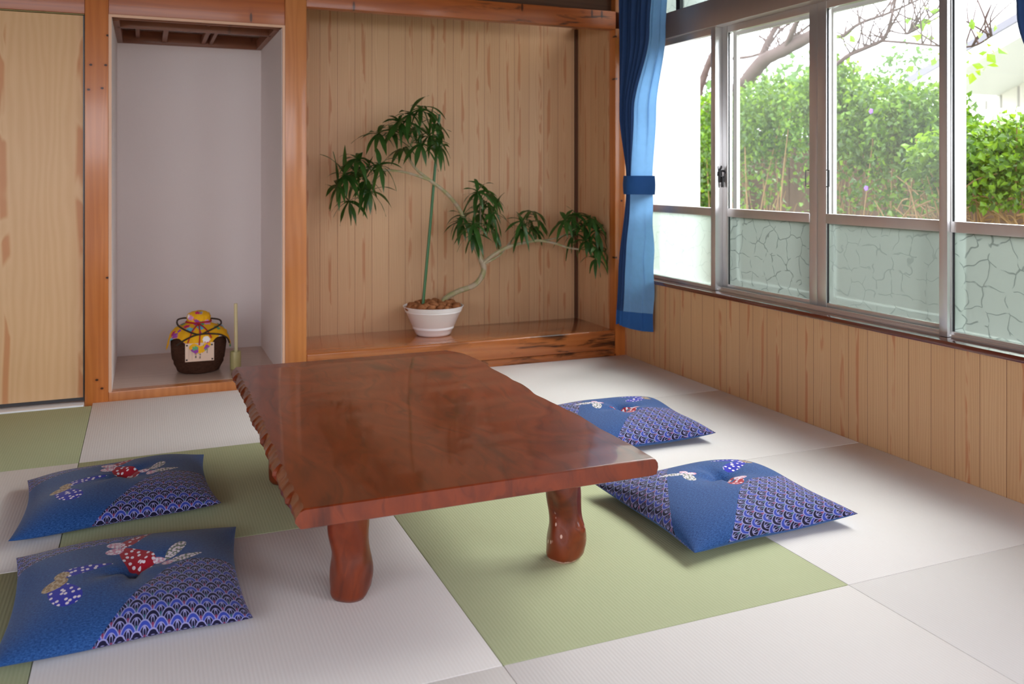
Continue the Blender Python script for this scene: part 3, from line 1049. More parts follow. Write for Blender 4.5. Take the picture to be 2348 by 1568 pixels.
def leg(x, y, ph, mat, flip):
    bm = bmesh.new()
    prof = []
    seg = 28
    rings = []
    NZ = 40
    for i in range(NZ + 1):
        z = i / NZ * ZB
        s = i / NZ
        base = 0.0466 + 0.0026 * math.cos(2 * PI * (s - 0.16) * 2.0)
        if i == 0: base -= 0.007
        elif i == 1: base -= 0.002
        ox = flip * 0.004 * math.sin(2 * PI * s * 1.1 + ph)
        oy = 0.004 * math.sin(2 * PI * s * 0.9 + ph * 1.7)
        ring = []
        for k in range(seg):
            a = 2 * PI * k / seg
            r = base * (1 + 0.05 * math.sin(2 * a + ph + s * 5) + 0.045 * math.sin(3 * a - ph * 2 + s * 9) + 0.03 * math.sin(4 * a + s * 13 + ph) + 0.022 * math.sin(6 * a - s * 11 + ph))
            # a polished knob low on the room-facing side
            kn = math.exp(-((s - 0.30) / 0.09) ** 2) * math.exp(-((math.atan2(math.sin(a + 1.25), math.cos(a + 1.25))) / 0.42) ** 2)
            r += 0.009 * kn
            ring.append(bm.verts.new((x + ox + r * math.cos(a), y + oy + r * math.sin(a), z)))
        rings.append(ring)
    for A, B in zip(rings, rings[1:]):
        for k in range(seg):
            bm.faces.new((A[k], A[(k + 1) % seg], B[(k + 1) % seg], B[k]))
    bm.faces.new(list(reversed(rings[0])))
    bm.faces.new(rings[-1])
    o = obj('leg', bm, mat, tb, ang=60)
    return o


leg(0.672, -2.222, 0.4, MAT['table'], 1)
lw = leg(1.243, -2.228, 2.3, MAT['table_worn'], -1)
lw['label'] = 'worn front right leg with chipped varnish and a pale scuffed foot'
leg(0.640, -1.36, 1.5, MAT['table'], 1)
leg(1.225, -1.36, 3.5, MAT['table'], -1)


# ------------------------------------------------------------------ floor cushions
def cushion(label, corners, mat, thick, tuft, seed, puff=1.0, seamz=0.036, under=None):
    """corners: near-left, near-right, far-right, far-left in the floor plane."""
    A, B, C, D = [Vector((p[0], p[1], 0)) for p in corners]
    cen = (A + B + C + D) / 4
    N = 60
    dens = lambda i: math.sin((i / N * 2 - 1) * PI / 2)
    bm = bmesh.new()
    uvl = bm.loops.layers.uv.new('print')
    rg = random.Random(seed)
    ph = [rg.uniform(0, 6) for _ in range(6)]

    def base(u, v):
        # pincushion outline: sides bow inwards, corners stay out
        cu = u * (1 - 0.075 * (1 - v * v) * abs(u))
        cv = v * (1 - 0.075 * (1 - u * u) * abs(v))
        a, b = (cu + 1) / 2, (cv + 1) / 2
        return A * (1 - a) * (1 - b) + B * a * (1 - b) + C * a * b + D * (1 - a) * b

    def prof(u, v):
        p = max(0.0, 1 - abs(u) ** 2.6) * max(0.0, 1 - abs(v) ** 2.6)
        return p ** 0.5

    # print follows the cloth: distance along the surface from the middle, so it does not stretch down the sides
    half = ((B - A).length + (D - A).length) / 4
    acc, arc = 0.0, [0.0]
    for t in range(1, 401):
        a0, a1 = (t - 1) / 400, t / 400
        acc += math.hypot((a1 - a0) * half, thick * puff * (prof(0, a1) - prof(0, a0)))
        arc.append(acc / half)

    def cl(w):
        return math.copysign(arc[min(400, int(round(abs(w) * 400)))], w)

    top, bot = {}, {}
    zs = seamz
    for i in range(N + 1):
        for j in range(N + 1):
            # denser towards the seams
            u, v = dens(i), dens(j)
            p = base(u, v)
            edge = (i in (0, N)) or (j in (0, N))
            h = prof(u, v)
            r2 = (u - tuft[0]) ** 2 + (v - tuft[1]) ** 2
            r1 = math.sqrt(r2)
            an = math.atan2(v - tuft[1], u - tuft[0])
            crease = 0.5 + 0.5 * math.sin(an * 4 + ph[0] + 0.8 * math.sin(an * 2 + ph[1]))
            dim = math.exp(-r2 / 0.010) * 0.34 + math.exp(-r2 / 0.10) * (0.10 + 0.22 * crease)
            soft = 0.04 * math.sin(u * 3 + ph[2]) * math.sin(v * 2.6 + ph[3])
            cor = (abs(u) * abs(v)) ** 4
            seam = zs + 0.003 * math.sin(u * 5 + ph[4]) * math.sin(v * 5 + ph[5]) - 0.006 * (1 - cor)
            zt = seam + thick * puff * (h * (1 - dim + soft))
            zb = seam - (seam - 0.0005) * min(1.0, h * 1.25)
            if edge:
                top[i, j] = bot[i, j] = bm.verts.new((p.x, p.y, seam))
            else:
                top[i, j] = bm.verts.new((p.x, p.y, zt))
                bot[i, j] = bm.verts.new((p.x, p.y, max(zb, 0.0005)))
    for i in range(N):
        for j in range(N):
            f = bm.faces.new((top[i, j], top[i + 1, j], top[i + 1, j + 1], top[i, j + 1]))
            for l, (a, b) in zip(f.loops, ((i, j), (i + 1, j), (i + 1, j + 1), (i, j + 1))):
                l[uvl].uv = ((cl(dens(a)) + 1) / 2, (cl(dens(b)) + 1) / 2)
            f = bm.faces.new((bot[i, j], bot[i, j + 1], bot[i + 1, j + 1], bot[i + 1, j]))
            for l, (a, b) in zip(f.loops, ((i, j), (i, j + 1), (i + 1, j + 1), (i + 1, j))):
                l[uvl].uv = ((cl(dens(a)) + 1) / 2, (cl(dens(b)) + 1) / 2) if under else (0.34, 0.42)
    o = obj('floor_cushion', bm, mat, None, (cen.x, cen.y, 0.0), ang=80)
    tag(o, label, 'cushion', 'blue floor cushions around the table')
    return o


CL = cushion_mat('indigo_print_left', lay_left())
CR = cushion_mat('indigo_print_right', lay_right())
cushion('blue butterfly floor cushion nearest the viewer, left of the table', [(-0.075, -2.300), (0.440, -2.285), (0.452, -1.752), (-0.092, -1.728)], CL, 0.070, (0.03, -0.08), 1, 1.0, 0.024, True)
cushion('blue butterfly floor cushion behind another, left of the table', [(-0.125, -1.615), (0.428, -1.548), (0.408, -1.040), (-0.135, -1.100)], CL, 0.066, (0.05, 0.05), 2, 1.0, 0.026, True)
cushion('plump blue floor cushion right of the table front corner, half on the green mat', [(1.532, -2.405), (2.112, -2.375), (2.118, -1.850), (1.525, -1.868)], CR, 0.066, (0.09, 0.15), 3, 1.1)
cushion('blue floor cushion farthest back on the right, partly hidden by the table', [(1.640, -1.575), (2.212, -1.555), (2.275, -1.000), (1.690, -0.990)], CR, 0.060, (0.04, 0.05), 4, 1.1)

# ------------------------------------------------------------------ jar in the niche
jc = (0.462, 0.315, 0.0415)
jar = thing('liquor_jar', 'round brown fibre-wrapped jar under a tied yellow flowered cloth', 'jar', jc)
rg = random.Random(8)
bm = bmesh.new()
prof = [(0.0, 0.0), (0.090, 0.0), (0.100, 0.006), (0.106, 0.022), (0.116, 0.042), (0.118, 0.058), (0.124, 0.066), (0.128, 0.10), (0.131, 0.135), (0.129, 0.16), (0.118, 0.19), (0.095, 0.212), (0.062, 0.228), (0.052, 0.235), (0.052, 0.262), (0.0, 0.264)]
lathe(bm, prof, jc, 56, False, False, lambda a, z: 1 + 0.012 * math.sin(a * 7 + z * 60) + 0.010 * math.sin(a * 13 - z * 90))
bmesh.ops.remove_doubles(bm, verts=bm.verts, dist=0.0001)
obj('body', bm, MAT['coir'], jar)
# cloth: square of printed cloth gathered at the neck
bm = bmesh.new()
SEG = 96
rings = []
view = math.atan2(-4.3 - jc[1], 0.22 - jc[0])
for (s, kind) in [(0, 't'), (0.35, 't'), (0.7, 't'), (1.0, 't'), (1.0, 'k'), (0.0, 's'), (0.15, 's'), (0.35, 's'), (0.55, 's'), (0.75, 's'), (0.9, 's'), (1.0, 's')]:
    ring = []
    for k in range(SEG):
        a = 2 * PI * k / SEG
        pl = math.sin(a * 9 + 0.5) * 0.5 + math.sin(a * 14 + 1) * 0.5
        if kind == 't':
            r = 0.055 * math.sin(s * PI / 2) * (1 + 0.03 * pl * s) + 0.0015
            z = 0.268 + 0.024 * math.cos(s * PI / 2) + 0.003 * math.sin(a * 2 + 1) * (1 - s) + (0.004 if s < 1 else 0)
        elif kind == 'k':
            r, z = 0.054 + 0.002 * pl, 0.246
        else:
            # corners of the square hang lowest
            q = abs(math.cos(2 * (a - view)))           # 1 towards corners
            drop = 0.60 + 0.40 * q ** 2.6
            t = s * drop
            pr = [(0.054, 0.236), (0.078, 0.229), (0.108, 0.213), (0.127, 0.192), (0.1375, 0.165), (0.140, 0.135), (0.141, 0.105)]
            x = t * (len(pr) - 1)
            i0 = min(int(x), len(pr) - 2)
            f = x - i0
            r = pr[i0][0] * (1 - f) + pr[i0 + 1][0] * f + 0.004 + 0.0035 * pl * (0.4 + s)
            z = pr[i0][1] * (1 - f) + pr[i0 + 1][1] * f + 0.003
            if s == 1.0 or s == 0.9:
                r += 0.006 * q * s
        ring.append(bm.verts.new((jc[0] + r * math.cos(a), jc[1] + r * math.sin(a), jc[2] + z)))
    rings.append(ring)
for A, B in zip(rings, rings[1:]):
    for k in range(SEG):
        bm.faces.new((A[k], B[k], B[(k + 1) % SEG], A[(k + 1) % SEG]))
bm.faces.new(rings[0])
cl = obj('cloth_cover', bm, MAT['cloth_print'], jar, ang=60)
cl['label'] = 'yellow cloth with pink and blue flowers'


def on_jar(a, r, z):
    return (jc[0] + r * math.cos(view + a), jc[1] + r * math.sin(view + a), jc[2] + z)


bm = bmesh.new()
tube(bm, [on_jar(2 * PI * k / 24, 0.0585, 0.244 + 0.0015 * math.sin(k)) for k in range(24)], 0.0045, None, 6, 3, closed=True)
for a1, z1, a2, z2 in ((-0.25, 0.21, -0.35, 0.16), (0.05, 0.205, 0.02, 0.15), (0.35, 0.21, 0.42, 0.18)):
    tube(bm, [on_jar(0.0, 0.064, 0.242), on_jar(a1 * 0.6, 0.088, 0.232), on_jar(a1, 0.124, z1), on_jar(a2, 0.146, z2)], 0.0032, None, 6, 5)
obj('red_tie', bm, MAT['red_cord'], jar)
bm = bmesh.new()
tube(bm, [on_jar(-2.6, 0.060, 0.250), on_jar(-2.0, 0.076, 0.258), on_jar(-1.35, 0.100, 0.258), on_jar(-1.0, 0.112, 0.238), on_jar(-0.5, 0.122, 0.219), on_jar(0.0, 0.136, 0.200), on_jar(0.35, 0.128, 0.212), on_jar(0.9, 0.118, 0.228), on_jar(1.25, 0.112, 0.236), on_jar(1.7, 0.095, 0.246), on_jar(2.4, 0.060, 0.250)], 0.0044, None, 6, 6)
tube(bm, [on_jar(-0.75, 0.1475, 0.148), on_jar(-0.45, 0.147, 0.176), on_jar(-0.1, 0.139, 0.198), on_jar(0.3, 0.137, 0.201), on_jar(0.75, 0.142, 0.190), on_jar(1.1, 0.148, 0.165), on_jar(1.3, 0.150, 0.135)], 0.0040, None, 6, 6)
obj('brown_cord', bm, MAT['brown_cord'], jar)
# wooden tag facing the room, hanging from the cord
tag_r = 0.1385
T = Matrix.Translation(Vector((jc[0], jc[1], jc[2]))) @ Matrix.Rotation(view + 0.02, 4, 'Z')
up = Vector((0, 0, 1))


def tagbox(bm, a0, a1, z0, z1, d0, d1):
    """Box on the tag plane: a = sideways (right as seen from the room), z = height over the niche floor."""
    vs = []
    for d in (d0, d1):
        for (a, z) in ((a0, z0), (a1, z0), (a1, z1), (a0, z1)):
            vs.append(bm.verts.new(T @ Vector((tag_r + d, a, z))))
    for f in ((0, 3, 2, 1), (4, 5, 6, 7), (0, 1, 5, 4), (1, 2, 6, 5), (2, 3, 7, 6), (3, 0, 4, 7)):
        bm.faces.new([vs[i] for i in f])


bm = bmesh.new()
tagbox(bm, -0.064, 0.068, 0.072, 0.160, -0.003, 0.003)
tg = obj('name_tag', bm, MAT['tag'], jar)
tg['label'] = 'pale wooden tag with columns of black brush writing'
bm = bmesh.new()
rg = random.Random(4)
for col_a, zt, zbm, wd in ((0.003, 0.128, 0.076, 0.0085), (-0.016, 0.132, 0.078, 0.0085)):
    z = zt
    bm = bmesh.new()
    while z > zbm + 0.010:
        hgt = 0.0125
        for q in range(3):
            zz_ = z - 0.003 - q * 0.0042
            tagbox(bm, col_a - wd * rg.uniform(0.3, 0.5), col_a + wd * rg.uniform(0.3, 0.5), zz_, zz_ + 0.0017, 0.003, 0.0036)
        for q in range(2):
            aa = col_a + rg.uniform(-0.4, 0.4) * wd
            tagbox(bm, aa, aa + 0.0016, z - hgt, z - rg.uniform(0.0, 0.004), 0.003, 0.0036)
        z -= 0.0155
    obj('writing', bm, MAT['ink'], tg)
bm = bmesh.new()
z = 0.140
while z > 0.112:
    for q in range(2):
        tagbox(bm, 0.036 - 0.003, 0.036 + 0.0035, z - q * 0.0024, z - q * 0.0024 + 0.001, 0.003, 0.0036)
    tagbox(bm, 0.0362, 0.0372, z - 0.004, z + 0.001, 0.003, 0.0036)
    z -= 0.0068
obj('writing', bm, MAT['ink'], tg)
bm = bmesh.new()
z = 0.142
while z > 0.082:
    tagbox(bm, -0.0485, -0.0455, z, z + 0.0025, 0.003, 0.0036)
    if z < 0.120: tagbox(bm, -0.034, -0.031, z, z + 0.0022, 0.003, 0.0036)
    z -= 0.0046
obj('faint_writing', bm, MAT['ink_faint'], tg)
for (a, z) in ((-0.056, 0.151), (0.058, 0.149), (-0.057, 0.081), (0.060, 0.080)):
    bm = bmesh.new()
    tagbox(bm, a - 0.004, a + 0.004, z - 0.0035, z + 0.0035, 0.003, 0.005)
    obj('stitch', bm, MAT['ink'], tg)

# bamboo ladle standing beside the jar
lc = (0.634, 0.270, 0.0415)
ld = thing('bamboo_ladle', 'bamboo ladle standing upright on its cup beside the jar', 'ladle', lc)
bm = bmesh.new()
lathe(bm, [(0.0, 0.0), (0.024, 0.0), (0.0265, 0.003), (0.027, 0.045), (0.0265, 0.088), (0.0255, 0.090), (0.0225, 0.089), (0.022, 0.012), (0.0, 0.012)], lc, 32, False)
bmesh.ops.remove_doubles(bm, verts=bm.verts, dist=0.0001)
obj('cup', bm, MAT['bamboo'], ld)
bm = bmesh.new()
tube(bm, [(lc[0] + 0.004, lc[1] + 0.012, lc[2] + 0.012), (lc[0] + 0.0035, lc[1] + 0.012, lc[2] + 0.17), (lc[0] + 0.002, lc[1] + 0.012, lc[2] + 0.326)], 0.0095, 0.0085, 12, 3)
obj('handle', bm, MAT['bamboo_rod'], ld)

# ------------------------------------------------------------------ potted plant
pc = (1.668, 0.262, 0.1428)
pl = thing('potted_plant', 'leaning long-leaved umbrella plant in a white ceramic pot', 'plant', pc)
bm = bmesh.new()
lathe(bm, [(0.0, 0.0), (0.084, 0.0), (0.092, 0.004), (0.098, 0.014), (0.1065, 0.034), (0.112, 0.038), (0.113, 0.046), (0.1125, 0.050), (0.117, 0.054), (0.149, 0.126), (0.154, 0.130), (0.1545, 0.136), (0.158, 0.140), (0.159, 0.147), (0.1645, 0.155), (0.166, 0.159), (0.163, 0.160), (0.157, 0.156), (0.150, 0.138), (0.0, 0.136)], pc, 72, False)
bmesh.ops.remove_doubles(bm, verts=bm.verts, dist=0.0001)
obj('pot', bm, MAT['pot'], pl)
rg = random.Random(12)
bm = bmesh.new()
lathe(bm, [(0.150, 0.139), (0.12, 0.156), (0.06, 0.166), (0.0, 0.168)], pc, 40, False)
bmesh.ops.remove_doubles(bm, verts=bm.verts, dist=0.0001)
for i in range(74):
    a, r = rg.uniform(0, 2 * PI), 0.138 * math.sqrt(rg.random())
    s = rg.uniform(0.017, 0.032)
    z = 0.152 + 0.018 * (1 - r / 0.14) + rg.uniform(-0.002, 0.014)
    mt = Matrix.Translation(Vector((pc[0] + r * math.cos(a), pc[1] + r * math.sin(a), pc[2] + z))) @ Matrix.Rotation(rg.uniform(0, 3), 4, 'Z') @ Matrix.Rotation(rg.uniform(-0.5, 0.5), 4, 'X') @ Matrix.Diagonal((s, s * rg.uniform(0.6, 0.9), s * 0.6, 1))
    r_ = bmesh.ops.create_icosphere(bm, subdivisions=2, radius=1.0, matrix=mt)
    for v in r_['verts']:
        v.co += Vector((rg.uniform(-1, 1), rg.uniform(-1, 1), rg.uniform(-1, 1))) * 0.0022
hk = obj('husk_mulch', bm, MAT['husk'], pl, ang=60)
hk['kind'] = 'stuff'
hk['label'] = 'brown coconut husk chips filling the pot'
bm = bmesh.new()
tube(bm, [(1.603, 0.25, 0.285), (1.660, 0.275, 0.80), (1.716, 0.30, 1.349)], 0.0085, 0.0075, 8, 4)
obj('support_stake', bm, MAT['stake'], pl)
trunk = [(1.705, 0.262, 0.285), (1.735, 0.26, 0.335), (1.806, 0.25, 0.373), (1.892, 0.24, 0.401), (1.936, 0.24, 0.44), (1.958, 0.25, 0.486), (1.954, 0.26, 0.52)]
brA = [(1.957, 0.265, 0.516), (1.929, 0.27, 0.583), (1.895, 0.27, 0.657), (1.864, 0.27, 0.738), (1.813, 0.27, 0.836), (1.737, 0.27, 0.921), (1.649, 0.27, 0.986), (1.575, 0.27, 1.045), (1.530, 0.26, 1.12), (1.56, 0.25, 1.23), (1.60, 0.24, 1.30)]
brA2 = [(1.649, 0.27, 0.986), (1.508, 0.25, 1.028), (1.357, 0.24, 1.044), (1.26, 0.24, 1.051)]
brB = [(1.954, 0.26, 0.516), (2.013, 0.25, 0.565), (2.101, 0.24, 0.609), (2.222, 0.24, 0.633), (2.303, 0.24, 0.638), (2.38, 0.20, 0.622), (2.44, 0.17, 0.60), (2.50, 0.14, 0.59)]
brC = [(1.969, 0.26, 0.520), (2.06, 0.27, 0.561), (2.14, 0.29, 0.636), (2.234, 0.30, 0.716)]
brD = [(2.303, 0.24, 0.638), (2.41, 0.22, 0.657), (2.50, 0.18, 0.71)]
brE = [(1.929, 0.27, 0.583), (1.953, 0.29, 0.722), (1.953, 0.29, 0.845)]
bm = bmesh.new()
tube(bm, trunk, 0.0145, 0.016, 10, 6, wob=0.05, rng=rg)
obj('trunk', bm, MAT['stem'], pl)
for nm, pts, ra, rb in (('branch', brA, 0.0145, 0.005), ('branch', brA2, 0.008, 0.004), ('branch', brB, 0.0120, 0.005), ('branch', brC, 0.0075, 0.004), ('branch', brD, 0.005, 0.0025), ('branch', brE, 0.006, 0.003)):
    bm = bmesh.new()
    tube(bm, pts, ra, rb, 8, 6, wob=0.06, rng=rg)
    obj('branch', bm, MAT['stem'], pl)


def leaflet(bm, base, d, length, width, droop, rg):
    d = Vector(d).normalized()
    side = d.cross(Vector((0, 0, 1)))
    if side.length < 0.05: side = Vector((1, 0, 0))
    side.normalize()
    tw = rg.uniform(-0.5, 0.5)
    nrm = side.cross(d).normalized()
    side = (side * math.cos(tw) + nrm * math.sin(tw)).normalized()
    n = 9
    p = Vector(base)
    rows = []
    for i in range(n + 1):
        t = i / n
        wd = width * (math.sin(PI * min(1.0, t ** 0.8 * 0.97 + 0.02)) ** 0.9) * (1 - 0.25 * t)
        wave = 0.002 * math.sin(t * 9 + tw * 5)
        rows.append((bm.verts.new(p + side * wd + nrm * (0.18 * wd + wave)), bm.verts.new(p.copy()), bm.verts.new(p - side * wd + nrm * (0.18 * wd - wave))))
        d = (d + Vector((0, 0, -droop / n))).normalized()
        p = p + d * (length / n)
    for A, B in zip(rows, rows[1:]):
        bm.faces.new((A[0], A[1], B[1], B[0]))
        bm.faces.new((A[1], A[2], B[2], B[1]))


def clampp(p):
    return Vector((min(max(p.x, 1.0), 2.60), min(max(p.y, 0.03), 0.40), p.z))


def compound_leaf(p, stemp, rg, size=1.0):
    """A palmate leaf: petiole from the branch to p, then seven to ten drooping leaflets."""
    bm = bmesh.new()
    p, stemp = Vector(p), Vector(stemp)
    mid = (p + stemp) / 2 + Vector((0, 0, 0.02))
    tube(bm, [stemp, mid, p], 0.0022, 0.0016, 6, 4)
    out = (p - stemp)
    if out.length < 1e-3: out = Vector((0, -1, 0.2))
    out.normalize()
    axis = (out * 0.5 + Vector((rg.uniform(-0.3, 0.3), -0.45 + rg.uniform(-0.3, 0.3), 0.45))).normalized()
    a = axis.cross(Vector((0, 0, 1)))
    if a.length < 0.1: a = Vector((1, 0, 0))
    a.normalize()
    b = axis.cross(a).normalized()
    n = rg.randint(8, 11)
    ph = rg.uniform(0, 6)
    for k in range(n):
        an = 2 * PI * k / n + ph + rg.uniform(-0.15, 0.15)
        d = (a * math.cos(an) + b * math.sin(an)) * 0.92 + axis * rg.uniform(0.05, 0.4)
        L = rg.uniform(0.105, 0.165) * size
        if d.y > 0.3: L *= 0.75
        leaflet(bm, p, d, L, rg.uniform(0.011, 0.0155) * size, rg.uniform(0.9, 1.9), rg)
    for v in bm.verts:                       # stay clear of the boards behind and beside
        v.co.y = min(v.co.y, 0.455)
        v.co.x = min(v.co.x, 2.635 if v.co.y > -0.01 else 2.9)
    o = obj('leaf', bm, MAT['leaf'], pl, ang=60)


def nearest(p, lines):
    best, bp = 9, None
    for ln in lines:
        for q in catmull(ln, 5):
            d = (Vector(p) - q).length
            if d < best: best, bp = d, q
    return bp


LEAVES = {
    'top': ([(1.576, 0.192, 1.366), (1.676, 0.26, 1.291), (1.464, 0.221, 1.296), (1.366, 0.273, 1.231), (1.553, 0.278, 1.265), (1.669, 0.154, 1.168), (1.562, 0.143, 1.178), (1.517, 0.324, 1.155), (1.627, 0.197, 1.228), (1.516, 0.192, 1.337), (1.453, 0.33, 1.255), (1.66, 0.30, 1.22)], [brA]),
    'left': ([(1.246, 0.243, 1.097), (1.348, 0.324, 1.052), (1.178, 0.245, 1.016), (1.151, 0.281, 0.959), (1.346, 0.173, 1.067), (1.29, 0.28, 0.982), (1.219, 0.331, 0.872), (1.314, 0.255, 0.924), (1.248, 0.303, 1.028)], [brA2]),
    'mid': ([(1.886, 0.154, 0.922), (1.995, 0.307, 0.856), (1.839, 0.27, 0.787), (1.995, 0.206, 0.799), (1.858, 0.147, 0.745), (2.037, 0.32, 0.701), (1.90, 0.244, 0.684), (1.84, 0.298, 0.75), (1.966, 0.333, 0.794), (2.005, 0.297, 0.908)], [brE]),
    'r1': ([(2.281, 0.32, 0.801), (2.184, 0.227, 0.751), (2.318, 0.30, 0.743), (2.187, 0.238, 0.706), (2.29, 0.32, 0.709)], [brC]),
    'r2': ([(2.49, 0.20, 0.784), (2.42, 0.161, 0.756), (2.55, 0.12, 0.765), (2.52, 0.10, 0.640), (2.575, 0.06, 0.600), (2.555, 0.05, 0.545), (2.49, 0.20, 0.67), (2.58, 0.08, 0.698), (2.54, 0.18, 0.72)], [brD, brB]),
}
rg = random.Random(21)
for kx, (pts, lines) in LEAVES.items():
    for p in pts:
        q = nearest(p, [ln[len(ln) // 2:] for ln in lines])
        compound_leaf(p, q, rg, {'top': 1.12, 'left': 1.12, 'mid': 1.05, 'r1': 0.95, 'r2': 1.0}[kx])


# ------------------------------------------------------------------ curtains
def curtain(name, label, spec, z_tie, z_bot, z_top, hem, mirror=None):
    """spec(z) -> (A, K, B): left end, front corner and window end of the hanging cloth in plan."""
    root = thing(name, label, 'curtain', (spec(z_bot)[1][0], spec(z_bot)[1][1], z_bot))
    NZ, NS = 90, 150

    def point(s, z):
        A, K, B = [Vector((p[0], p[1], 0)) for p in spec(z)]
        dtie = abs(z - z_tie)
        gather = max(0.25, min(1.0, dtie / 0.35))
        k = 0.5
        if s < k:
            t = s / k
            p = A.lerp(K, t)
            nrm = Vector((-1, 0, 0))
            amp = 0.020 * gather * (1 if z > z_tie else 0.3)
            off = math.sin(t * 2 * PI * 6.5) * amp + 0.006 * math.sin(t * 17 + z * 3)
        else:
            t = (s - k) / (1 - k)
            p = K.lerp(B, t)
            nrm = Vector((0.35, -1, 0)).normalized()
            amp = (0.008 if z > z_tie else 0.010) * gather
            off = math.sin(t * 2 * PI * 2.2 + 0.6 + (0.5 * z if z > z_tie else 0)) * amp + 0.010 * math.sin(PI * t) + 0.0035 * math.sin(z * 26 + t * 4) * (1 if z < z_tie else 0)
        # rounded corner
        c = math.exp(-((s - k) / 0.05) ** 2)
        p = p + nrm * off * (1 - 0.6 * c)
        if mirror:
            p.y = mirror - p.y
        return p

    def sheet(z0, z1, nz, nm, mat, s0=0.0, s1=1.0):
        bm = bmesh.new()
        g = []
        for i in range(nz + 1):
            z = z0 + (z1 - z0) * i / nz
            row = []
            for j in range(NS + 1):
                p = point(s0 + (s1 - s0) * j / NS, z)
                dz = 0.0
                if z1 <= z_bot + hem + 1e-6:
                    dz = 0.012 * math.sin(j / NS * 5 + 0.4) * (1 - i / nz)
                row.append(bm.verts.new((p.x, p.y, z + dz)))
            g.append(row)
        for i in range(nz):
            for j in range(NS):
                bm.faces.new((g[i][j], g[i][j + 1], g[i + 1][j + 1], g[i + 1][j]))
        # give the cloth thickness
        bmesh.ops.recalc_face_normals(bm, faces=bm.faces)
        return obj(nm, bm, mat, root, ang=180)

    sheet(z_bot + hem, z_top, NZ, 'shaded_face_cloth', MAT['curtain_face'], 0.0, 0.5)  # contrast of shaded face and lit reverse is put into two cloth colours
    sheet(z_bot + hem, z_top, NZ, 'lit_reverse_cloth', MAT['curtain'], 0.5, 1.0)['label'] = 'pale blue lit reverse of the curtain'
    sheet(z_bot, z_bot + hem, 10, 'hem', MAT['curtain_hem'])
    # added unseen sheet behind the gathered part, blocking light from the window
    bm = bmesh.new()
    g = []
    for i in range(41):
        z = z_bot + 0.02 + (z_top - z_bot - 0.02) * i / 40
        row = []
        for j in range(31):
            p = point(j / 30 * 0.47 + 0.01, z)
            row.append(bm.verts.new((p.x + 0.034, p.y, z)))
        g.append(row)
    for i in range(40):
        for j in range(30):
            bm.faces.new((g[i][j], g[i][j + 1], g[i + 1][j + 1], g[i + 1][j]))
    obj('backlight_block', bm, MAT['backlight_block'], root, ang=180)
    # tie-back band, a closed loop round the gathered cloth
    bm = bmesh.new()
    rows = []
    for i in range(7):
        z = z_tie - 0.050 + 0.100 * i / 6
        A, K, B = [Vector((p[0], p[1], 0)) for p in spec(z_tie)]
        back = Vector((B.x, A.y, 0))
        outl = [A, K, B, back]
        cen = (A + K + B + back) / 4
        ring = []
        for (p, q) in zip(outl, outl[1:] + outl[:1]):
            for t in range(10):
                v = p.lerp(q, t / 10)
                d = (v - cen)
                v = v + d.normalized() * (0.018 + 0.004 * math.sin(i / 6 * PI))
                if mirror: v.y = mirror - v.y
                v.x = min(v.x, W - 0.004)
                ring.append(bm.verts.new((v.x, v.y, z)))
        rows.append(ring)
    for A_, B_ in zip(rows, rows[1:]):
        n = len(A_)
        for k in range(n):
            bm.faces.new((A_[k], A_[(k + 1) % n], B_[(k + 1) % n], B_[k]))
    bmesh.ops.recalc_face_normals(bm, faces=bm.faces)
    obj('tie_band', bm, MAT['curtain_hem'], root, ang=70)
    return root


def lerp3(zs, vals, z):
    if z <= zs[0]: return vals[0]
    for a, b, p, q in zip(zs, zs[1:], vals, vals[1:]):
        if z <= b:
            t = (z - a) / (b - a)
            t = t * t * (3 - 2 * t)
            return tuple(tuple(u + (v - u) * t for u, v in zip(m, n)) for m, n in zip(p, q))
    return vals[-1]


def spec_left(z):
    return lerp3([0.19, 0.45, 0.96, 1.35, 1.75, 2.2],
                 [((2.595, -0.130), (2.588, -0.190), (2.688, -0.330)),
                  ((2.603, -0.140), (2.598, -0.200), (2.690, -0.335)),
                  ((2.622, -0.180), (2.620, -0.225), (2.690, -0.330)),
                  ((2.605, -0.150), (2.603, -0.285), (2.690, -0.365)),
                  ((2.605, -0.150), (2.603, -0.440), (2.690, -0.455)),
                  ((2.605, -0.150), (2.603, -0.500), (2.690, -0.505))], z)


curtain('curtain', 'blue curtain tied back in the corner beside the plant alcove', spec_left, 0.96, 0.195, 2.2, 0.085)


def spec_right(z):
    return lerp3([0.19, 0.96, 1.5, 1.8, 2.2],
                 [((2.60, 0.0), (2.60, -0.06), (2.69, -0.17)), ((2.615, 0.0), (2.612, -0.05), (2.69, -0.14)),
                  ((2.61, 0.0), (2.603, -0.300), (2.69, -0.305)), ((2.605, 0.0), (2.603, -0.34), (2.69, -0.345)), ((2.605, 0.0), (2.603, -0.38), (2.69, -0.385))], z)


curtain('curtain', 'dark blue curtain edge at the top right corner of the view', spec_right, 0.96, 0.195, 2.2, 0.085, mirror=-2.80)
rod = struct('trim_16', tube(bmesh.new(), [(2.648, -2.83, 2.215), (2.648, -0.08, 2.215)], 0.012, 0.012, 12, 0), MAT['alu'], 'curtain rail above the windows', 'curtain rail')

# ------------------------------------------------------------------ outdoors
GZ = -0.45

